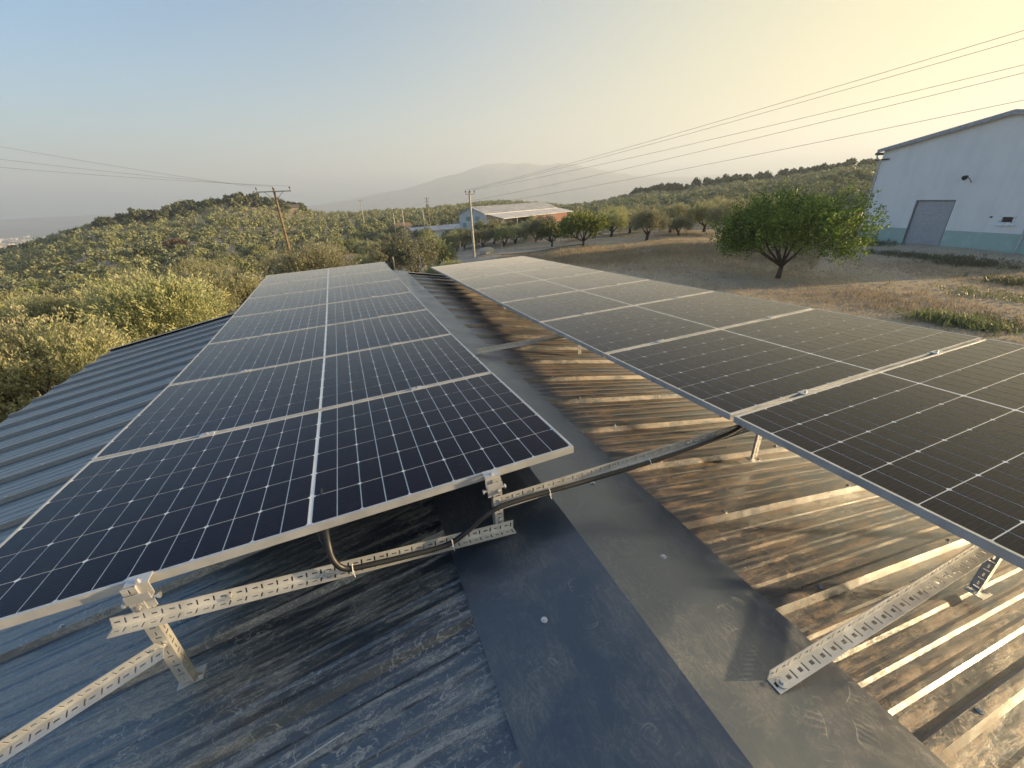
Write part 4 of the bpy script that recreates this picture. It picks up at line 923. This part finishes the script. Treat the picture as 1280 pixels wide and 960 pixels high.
# hedge of olives behind the fence in front of the sheds
hx = [(558, 300), (569, 300), (580, 301), (592, 300), (604, 300), (617, 300), (630, 300), (644, 300), (657, 299), (670, 297), (564, 292), (577, 292), (590, 291), (606, 291), (622, 290), (640, 290), (655, 289), (668, 288), (682, 287)]
for i, (px, py) in enumerate(hx):
    d = 68+(i % 3)*2.5+(12 if i > 9 else 0); p = at(px, py, d); OCC.append((p.x, p.y, 2.5))
    place_tree('olive_tree', OL_LOW[i % 3] if i < 10 else OL_MID[i % 4], p.x, p.y, .86+.07*(i*7 % 4), i*1.3, 'rounded olive tree of the row between the wire fence and the long shed', 'olive tree', 'olive trees before the sheds')
# grove: jittered rows; the 300 nearest in view are things, the rest one object
cand = []
AX = np.arange(-420, 420, 5.5)
rng = np.random.default_rng(2)
XX, YY = np.meshgrid(AX, np.arange(-20, 470, 5.0), indexing='ij'); XX = XX.ravel()+rng.normal(0, .9, XX.size); YY = YY.ravel()+rng.normal(0, .9, YY.size)
aa = np.degrees(np.arctan2(XX, YY)); rr = np.hypot(XX, YY); keep = (rr > 17) & (rr < 345) & (aa > -75) & (aa < 80)
thin = np.sin(XX*.05+1)*np.cos(YY*.045+.5)+rng.normal(0, .5, XX.size)
keep &= (thin > -1.15)
cand = [(x, y, a_, r_) for x, y, a_, r_ in zip(XX[keep], YY[keep], aa[keep], rr[keep])]
def ok(x, y, a_, r_):
    if -9 < x < 9 and y < 14: return False
    if a_ > 8 and a_ < 24 and r_ < 66: return False          # track and its verges
    if a_ > 14 and r_ < 64: return False                      # open field
    if a_ > 57 and r_ < 110: return False                     # warehouse yard
    if 6 < a_ < 32 and 66 < r_ < 150 and r_ > 82+0*a_: return (r_ > 104 and a_ < 11)
    if abs(a_-8) < 3 and 60 < r_ < 100: return False
    return free(x, y, 3.8)
cand = [c for c in cand if ok(*c)]; cand.sort(key=lambda c: c[3]); sel = []
for c in cand:                      # the near rows stand apart, crown by crown
    if c[3] > 85 or all((c[0]-b[0])**2+(c[1]-b[1])**2 > (6.6 if c[3] < 55 else 5.9)**2 for b in sel[-60:]): sel.append(c)
cand = sel
def in_view(x, y, z):
    v = np.array([x, y, z]); dd = v@CF
    return dd > 1 and -60 < 640+F*(v@CR)/dd < 1340
inv = [c for c in cand if in_view(c[0], c[1], tz(c[0], c[1])+2)]
NTH = 300-len([o for o in bpy.data.objects if o.name.startswith('olive_tree')])
zone = lambda a_, r_: ('left', 'olive tree in the dense grove left of and beyond the roof') if a_ < 8 else ('right', 'olive tree at the foot of the right-hand hill')
for i, (x, y, a_, r_) in enumerate(inv[:NTH]):
    T_ = (OL_NEAR if r_ < 75 else OL_MID)[rng.integers(4)]; zn = zone(a_, r_); s_ = rng.uniform(.8, 1.2)*(1.12 if r_ < 85 else 1)
    place_tree('olive_tree', T_, x, y, s_, rng.uniform(0, 6.3), zn[1], 'olive tree', f'olive trees of the {zn[0]} grove', s_*rng.uniform(.85, 1.1))
rest = inv[NTH:]+[c for c in cand if not in_view(c[0], c[1], tz(c[0], c[1])+2)][::3]
def far_olives(name, pts, mats, smin, smax, nl, rx, rz, cz, L, Wd, label, cat, kk=5):
    TV = []
    for s_ in range(5):
        rg_ = np.random.default_rng(300+s_); (V, Q), c, r = crown(rg_, 0, rx, rz, cz, nl, 3, L, Wd, kk, .5, shell=.55)
        TV.append(V)
    Vs = []; n_ = 0; mi = []
    for x, y, a_, r_ in pts:
        V = TV[rng.integers(5)]; t = rng.uniform(0, 6.3); s_ = rng.uniform(smin, smax); c_, s2 = math.cos(t), math.sin(t)
        if r_ > 230: V = V.reshape(-1, 4, 3)[::2].reshape(-1, 3)*[1, 1, 1]
        W_ = np.stack([V[:, 0]*c_-V[:, 1]*s2, V[:, 0]*s2+V[:, 1]*c_, V[:, 2]], -1)*s_+[x, y, tz(x, y)]; Vs.append(W_); mi.append(np.full(len(W_)//4, rng.integers(len(mats))))
    V = np.concatenate(Vs); Q = np.arange(len(V)).reshape(-1, 4)
    o = link(name, npmesh(name, V, Q, mats, np.concatenate(mi))); tag(o, label, cat, kind='stuff'); print(name, len(pts), len(Q)); return o
far_olives('olive_grove', rest, [MAT['olive_far'], MAT['olive_far_b']], .85, 1.3, 100, 2.05, 1.25, 1.5, .55, .40, 'distant olive grove covering both hillsides', 'olive grove')
# pines along the two crests
def pine_template(seed):
    """rounded, lumpy Aleppo-type pine: broad crown on a short trunk"""
    rng = np.random.default_rng(seed); (V, Q), c, r = crown(rng, 0, 2.3, 2.2, 2.7, 190, 3, .85, .42, 9, .42, .5, .5, .7)
    mm = M(); mm.tube([(0, 0, -.3), (0, 0, 3.2)], [.16, .06], 6); return npmesh('crown', V, Q, MAT['pine']), mm.mesh('trunk', MAT['bark'])
PINE = [pine_template(90+i) for i in range(4)]
cnt = 0
def pines(azr, rfun, n_, group, label, smin=.6, smax=1.1, dr=16):
    for _ in range(n_):
        a_ = rng.uniform(*azr); r_ = rfun(a_)+rng.normal(0, dr)*.6; x, y = math.sin(rad(a_))*r_, math.cos(rad(a_))*r_; s_ = rng.uniform(smin, smax)
        place_tree('pine_tree', PINE[rng.integers(4)], x, y, s_, rng.uniform(0, 6), label, 'pine tree', group, s_*rng.uniform(.8, 1.15))
pines((-22, -3.5), lambda a_: 285, 125, 'pines on the left hill', 'dark pine tree in the belt along the crest of the left hill', 1.0, 1.55, 20)
pines((-32, -22), lambda a_: 285, 28, 'pines on the left hill', 'dark pine tree in the belt along the crest of the left hill', .6, 1.0)
pines((37, 61), lambda a_: 301, 112, 'pines on the right hill', 'dark pine tree in the line along the crest of the right hill', .9, 1.45, 7)
pines((12, 20), lambda a_: 300, 20, 'pines behind the sheds', 'small pine on the rise behind the long shed', .35, .6)
pines((20, 34), lambda a_: 330, 10, 'pines behind the sheds', 'small pine on the rise behind the long shed', .3, .45)
# rust coloured bushes and a dark thicket on the hillside
for px, py, dd, s_, mt, lab in ((222, 308, 170, 2.2, 'shrub', 'rust-brown bush on the slope left of the wooden pole'), (190, 318, 160, 2.6, 'pine', 'dark thicket beside the rust-brown bush'), (210, 322, 150, 2.0, 'pine', 'low dark thicket right below the rust-brown bush')):
    p = at(px, py, dd); rg_ = np.random.default_rng(int(px)); (V, Q), c, r = crown(rg_, 0, 1.6, .9, .9, 300, 5, .35, .16, 7, .5)
    e = empty('bush', (p.x, p.y, tz(p.x, p.y)), lab, 'bush'); e.scale = (s_, s_, s_*.8); link('crown', npmesh('crown', V, Q, MAT[mt]), e, False)

# ---------------------------------------------------------------- field: dry grass, weeds, fence, stones
def tufts(name, pts, mat, h, w, per, label, cat, spread=.12, lean=.5):
    rg_ = np.random.default_rng(len(pts)); P = np.array(pts); n_ = len(P); B = np.repeat(P, per, 0)+np.c_[rg_.normal(0, spread, (n_*per, 2)), np.zeros(n_*per)]
    D = unit(np.c_[rg_.normal(0, lean, (len(B), 2)), np.ones(len(B))]); hh = (np.repeat(rg_.uniform(.5, 1.4, n_), per)*rg_.uniform(.6, 1.2, len(B))*h)
    B[:, 2] = terr(B[:, 0], B[:, 1])+hh*.4
    V, Q = leaf_quads(B, D, hh, w, rg_); o = link(name, npmesh(name, V, Q, mat)); return tag(o, label, cat, kind='stuff')
rg_ = np.random.default_rng(8)
def field_pts(n_, fn, rmin=14, rmax=66, a0=12, a1=92):
    out = []
    while len(out) < n_:
        a_ = rg_.uniform(a0, a1, n_); r_ = np.sqrt(rg_.uniform(rmin**2, rmax**2, n_)); x, y = np.sin(np.radians(a_))*r_, np.cos(np.radians(a_))*r_
        v = fn(x, y); okk = (rg_.uniform(size=n_) < v) & ~((x > 38) & (y < 27)) & ~((x < 9) & (y < 13)); out += list(zip(x[okk], y[okk], 0*x[okk]))
    return out[:n_]
def patch(x, y): return np.clip(.5+.55*np.sin(x*.33+.6*np.sin(y*.31))*np.cos(y*.27+.4*np.sin(x*.5)), 0.02, 1)**2
tufts('dry_grass', field_pts(15000, patch), MAT['straw'], .16, .020, 6, 'dry straw-coloured grass covering the field', 'dry grass')
tufts('tall_dry_grass', [p for p in field_pts(9000, lambda x, y: 1.*np.exp(-((np.hypot(x, y)-41)/4.5)**2)*(np.degrees(np.arctan2(x, y)) > 20)*(np.degrees(np.arctan2(x, y)) < 58), 30, 58, 18, 60)], MAT['straw'], .38, .028, 6, 'taller golden dry grass in a band across the field', 'dry grass')
gx, gy, _ = gpix(1120, 380); tufts('straw_patch', [(gx+a_, gy+b_, 0) for a_, b_ in rg_.normal(0, 1., (900, 2))*[1.6, 2.2]], MAT['straw'], .22, .022, 6, 'bright orange-gold straw patch beyond the right panel row', 'dry grass')
def weed(px, py, rx, ry, n_, h, label, dist=None):
    x, y, _ = gpix(px, py); e = rg_.normal(0, 1, (n_, 2))*[rx, ry]; o = tufts('weed_clump', [(x+a_, y+b_, 0) for a_, b_ in e], MAT['weed'], h, .035, 7, label, 'weeds', .1, .7); return o
weed(1188, 404, .35, .62, 300, .40, 'bushy green weed clump just beyond the right panel row')
weed(1150, 322, .5, 2.0, 320, .34, 'long strip of green weeds at the edge of the concrete apron')
weed(1215, 332, .45, 1.2, 220, .34, 'green weeds by the apron edge, right of the shutter')
weed(1275, 355, .6, .9, 160, .35, 'low green weeds at the right picture edge')
weed(1250, 372, .8, 1.2, 120, .2, 'sparse low green weeds right of the straw patch')
weed(1080, 306, .7, 1.0, 160, .45, 'weeds at the left corner of the concrete apron')
weed(1250, 408, .8, .8, 160, .22, 'thin weeds at the far edge of the right panel row')
def stones(name, n_, fn, smin, smax, mat, label, **kw):
    pts = field_pts(n_, fn, **kw); mm = M(); rr_ = random.Random(4)
    for x, y, _ in pts:
        s_ = rr_.uniform(smin, smax); z = tz(x, y)+s_*.15; a_ = [Vector((rr_.uniform(-1, 1), rr_.uniform(-1, 1), rr_.uniform(-.5, .5))).normalized() for _ in range(3)]
        p = Vector((x, y, z)); T3 = [p+Vector((math.cos(q)*s_*rr_.uniform(.7, 1.2), math.sin(q)*s_*rr_.uniform(.7, 1.2), -s_*.3)) for q in (0, 1.6, 3.1, 4.7)]+[p+Vector((rr_.uniform(-.3, .3)*s_, rr_.uniform(-.3, .3)*s_, s_*.55))]
        mm.add(T3, [(0, 1, 4), (1, 2, 4), (2, 3, 4), (3, 0, 4)])
    return tag(link(name, mm.mesh(name, mat)), label, 'stones', kind='stuff')
stones('loose_stones', 9000, lambda x, y: .2+.8*(np.hypot(x, y) < 34), .02, .085, plain('field_stone', (.40, .37, .33), .9), 'loose grey stones and clods scattered over the field')
# grey gravel heap in the field
x, y, z = gpix(806, 316); mm = M(); V = []; nA, nR = 28, 9
for i in range(nR):
    for j in range(nA):
        q = i/(nR-1); a_ = 2*math.pi*j/nA; rx_, ry_ = 2.4*q*(1+.12*math.sin(3*a_)), 1.9*q
        xx, yy = x+math.cos(a_)*rx_, y+math.sin(a_)*ry_; V.append((xx, yy, tz(xx, yy)-.05+.30*(1-q**2)+.03*math.sin(9*a_+i)))
mm.add(V, [(i*nA+j, (i+1)*nA+j, (i+1)*nA+(j+1) % nA, i*nA+(j+1) % nA) for i in range(nR-1) for j in range(nA)]); tag(origin_to(link('gravel_heap', mm.mesh('gravel_heap', plain('heap_gravel', (.22, .215, .205), .95, bump=.8, sc=4), True)), (x, y, z)), 'low flat heap of grey gravel in the golden grass', 'gravel heap')
x, y, z = gpix(782, 318); mm = M()
for k in range(5):
    rr_ = random.Random(k); p = Vector((x+rr_.uniform(-.8, .8), y+rr_.uniform(-.5, .5), tz(x, y)+.06)); mm.tube([p, p+Vector((rr_.uniform(-.7, .7), rr_.uniform(-.4, .4), .1))], .05, 6)
tag(origin_to(link('branch_pile', mm.mesh('branch_pile', MAT['black'])), (x, y, z)), 'few dark charred branches lying beside the gravel heap', 'branches')
# boulder by the fence
def boulder(px, py, s_, lab, dist=None):
    if dist: p = at(px, py, dist); x, y, z = p.x, p.y, tz(p.x, p.y)
    else: x, y, z = gpix(px, py)
    import bmesh
    bm = bmesh.new(); bmesh.ops.create_icosphere(bm, subdivisions=3, radius=1); rr_ = np.random.default_rng(int(px))
    pl = unit(rr_.normal(size=(9, 3)))
    for v in bm.verts:
        p = np.array(v.co); k = min(1, min(.78/max(p@q, 1e-3) for q in pl if p@q > .2) if any(p@q > .2 for q in pl) else 1); v.co = Vector(p*k*np.array([1.1, .9, .75])*s_)+Vector((0, 0, s_*.35))
    me = bpy.data.meshes.new('boulder'); bm.to_mesh(me); bm.free(); me.materials.append(MAT['concrete']); o = link('boulder', me); o.location = (x, y, z); tag(o, lab, 'boulder')
boulder(608, 306, 1.0, 'pale angular boulder at the corner of the wire fence', 56)
def fence():
    P = [Vector((7.5, 84, 0)), Vector((12.5, 72, 0)), Vector((16.2, 61.5, 0)), Vector((24.5, 57.5, 0)), Vector((32, 53.5, 0))]
    e = empty('wire_fence', (P[2].x, P[2].y, tz(P[2].x, P[2].y)), 'wire mesh fence on thin posts along the gravel track before the olive row', 'fence')
    pts = []
    for a, b in zip(P[:-1], P[1:]):
        k = max(1, int((b-a).length/2.6)); pts += [a.lerp(b, i/k) for i in range(k)]
    pts.append(P[-1]); H = 1.7
    for p in pts:
        z = tz(p.x, p.y); mm = M(); mm.tube([(p.x, p.y, z-.3), (p.x, p.y, z+H)], .045, 6); link('fence_post', mm.mesh('fence_post', MAT['concrete']), e)
    mm = M()
    for a, b in zip(pts[:-1], pts[1:]):
        za, zb = tz(a.x, a.y), tz(b.x, b.y)
        for h in np.linspace(.08, H-.05, 9): mm.tube([(a.x, a.y, za+h), (b.x, b.y, zb+h)], .006, 3, caps=False)
        for t in np.linspace(0, 1, 14)[1:-1]:
            q = a.lerp(b, t); zq = za+(zb-za)*t; mm.tube([(q.x, q.y, zq+.08), (q.x, q.y, zq+H-.05)], .006, 3, caps=False)
    tag(link('wire_mesh', mm.mesh('wire_mesh', MAT['trim']), e), kind='stuff')
fence()
for i, (px, py, lab) in enumerate([(491, 330, 'short pale stake behind the end of the left panel row'), (524, 333, 'taller pale stake leaning by the olive clump')]):
    d = 36; T = at(px, py-9-(5 if i else 0), d); z = tz(T.x, T.y); mm = M(); mm.tube([(T.x+.05, T.y, z-.2), (T.x, T.y, T.z)], .05, 6); tag(origin_to(link('stake', mm.mesh('stake', MAT['concrete'])), (T.x, T.y, z)), lab, 'stake')
mm = M(); p = at(598, 331, 36); z = tz(p.x, p.y); 
for k in range(6):
    rr_ = random.Random(k+20); q = Vector((p.x+rr_.uniform(-1.2, .4), p.y+rr_.uniform(-.5, .5), z)); mm.tube([q, q+Vector((rr_.uniform(-.5, .5), rr_.uniform(-.3, .3), rr_.uniform(.5, 1.1)))], .045, 5)
tag(origin_to(link('timber_pile', mm.mesh('timber_pile', MAT['wood'])), (p.x, p.y, z)), 'pile of brown sticks at the foot of the pale power pole', 'timber')

# distant town: pale specks of houses on the plain
def town():
    mm = M(); rr_ = random.Random(9)
    for _ in range(520):
        a_ = rr_.choice([rr_.uniform(-2, 24), rr_.uniform(24, 42), rr_.uniform(-36, -20)]); r_ = rr_.uniform(1500, 3400); x, y = math.sin(rad(a_))*r_, math.cos(rad(a_))*r_; z = tz(x, y); w_ = rr_.uniform(5, 14); h = rr_.uniform(4, 9)
        mm.box((x-w_, y-w_*.7, z-2), (x+w_, y+w_*.7, z+h), rr_.choice([0, 0, 1]))
    tag(link('distant_town', mm.mesh('distant_town', [plain('town_wall', (.62, .60, .56), .8), plain('town_wall_warm', (.5, .42, .34), .8)])), 'pale specks of a distant town on the hazy plain', 'town', kind='stuff')
town()

# ---------------------------------------------------------------- haze
mm = M(); mm.box((-7600, -7600, -90), (7600, 7600, 470))
hz = bpy.data.materials.new('haze_air'); hz.use_nodes = True; hn = hz.node_tree; hn.nodes.clear(); ho = hn.nodes.new('ShaderNodeOutputMaterial'); pv = hn.nodes.new('ShaderNodeVolumePrincipled')
pv.inputs['Color'].default_value = (.58, .66, .80, 1); pv.inputs['Density'].default_value = .00040; pv.inputs['Anisotropy'].default_value = .25
hn.links.new(pv.outputs[0], ho.inputs['Volume'])
tag(link('haze', mm.mesh('haze', hz)), kind='stuff')
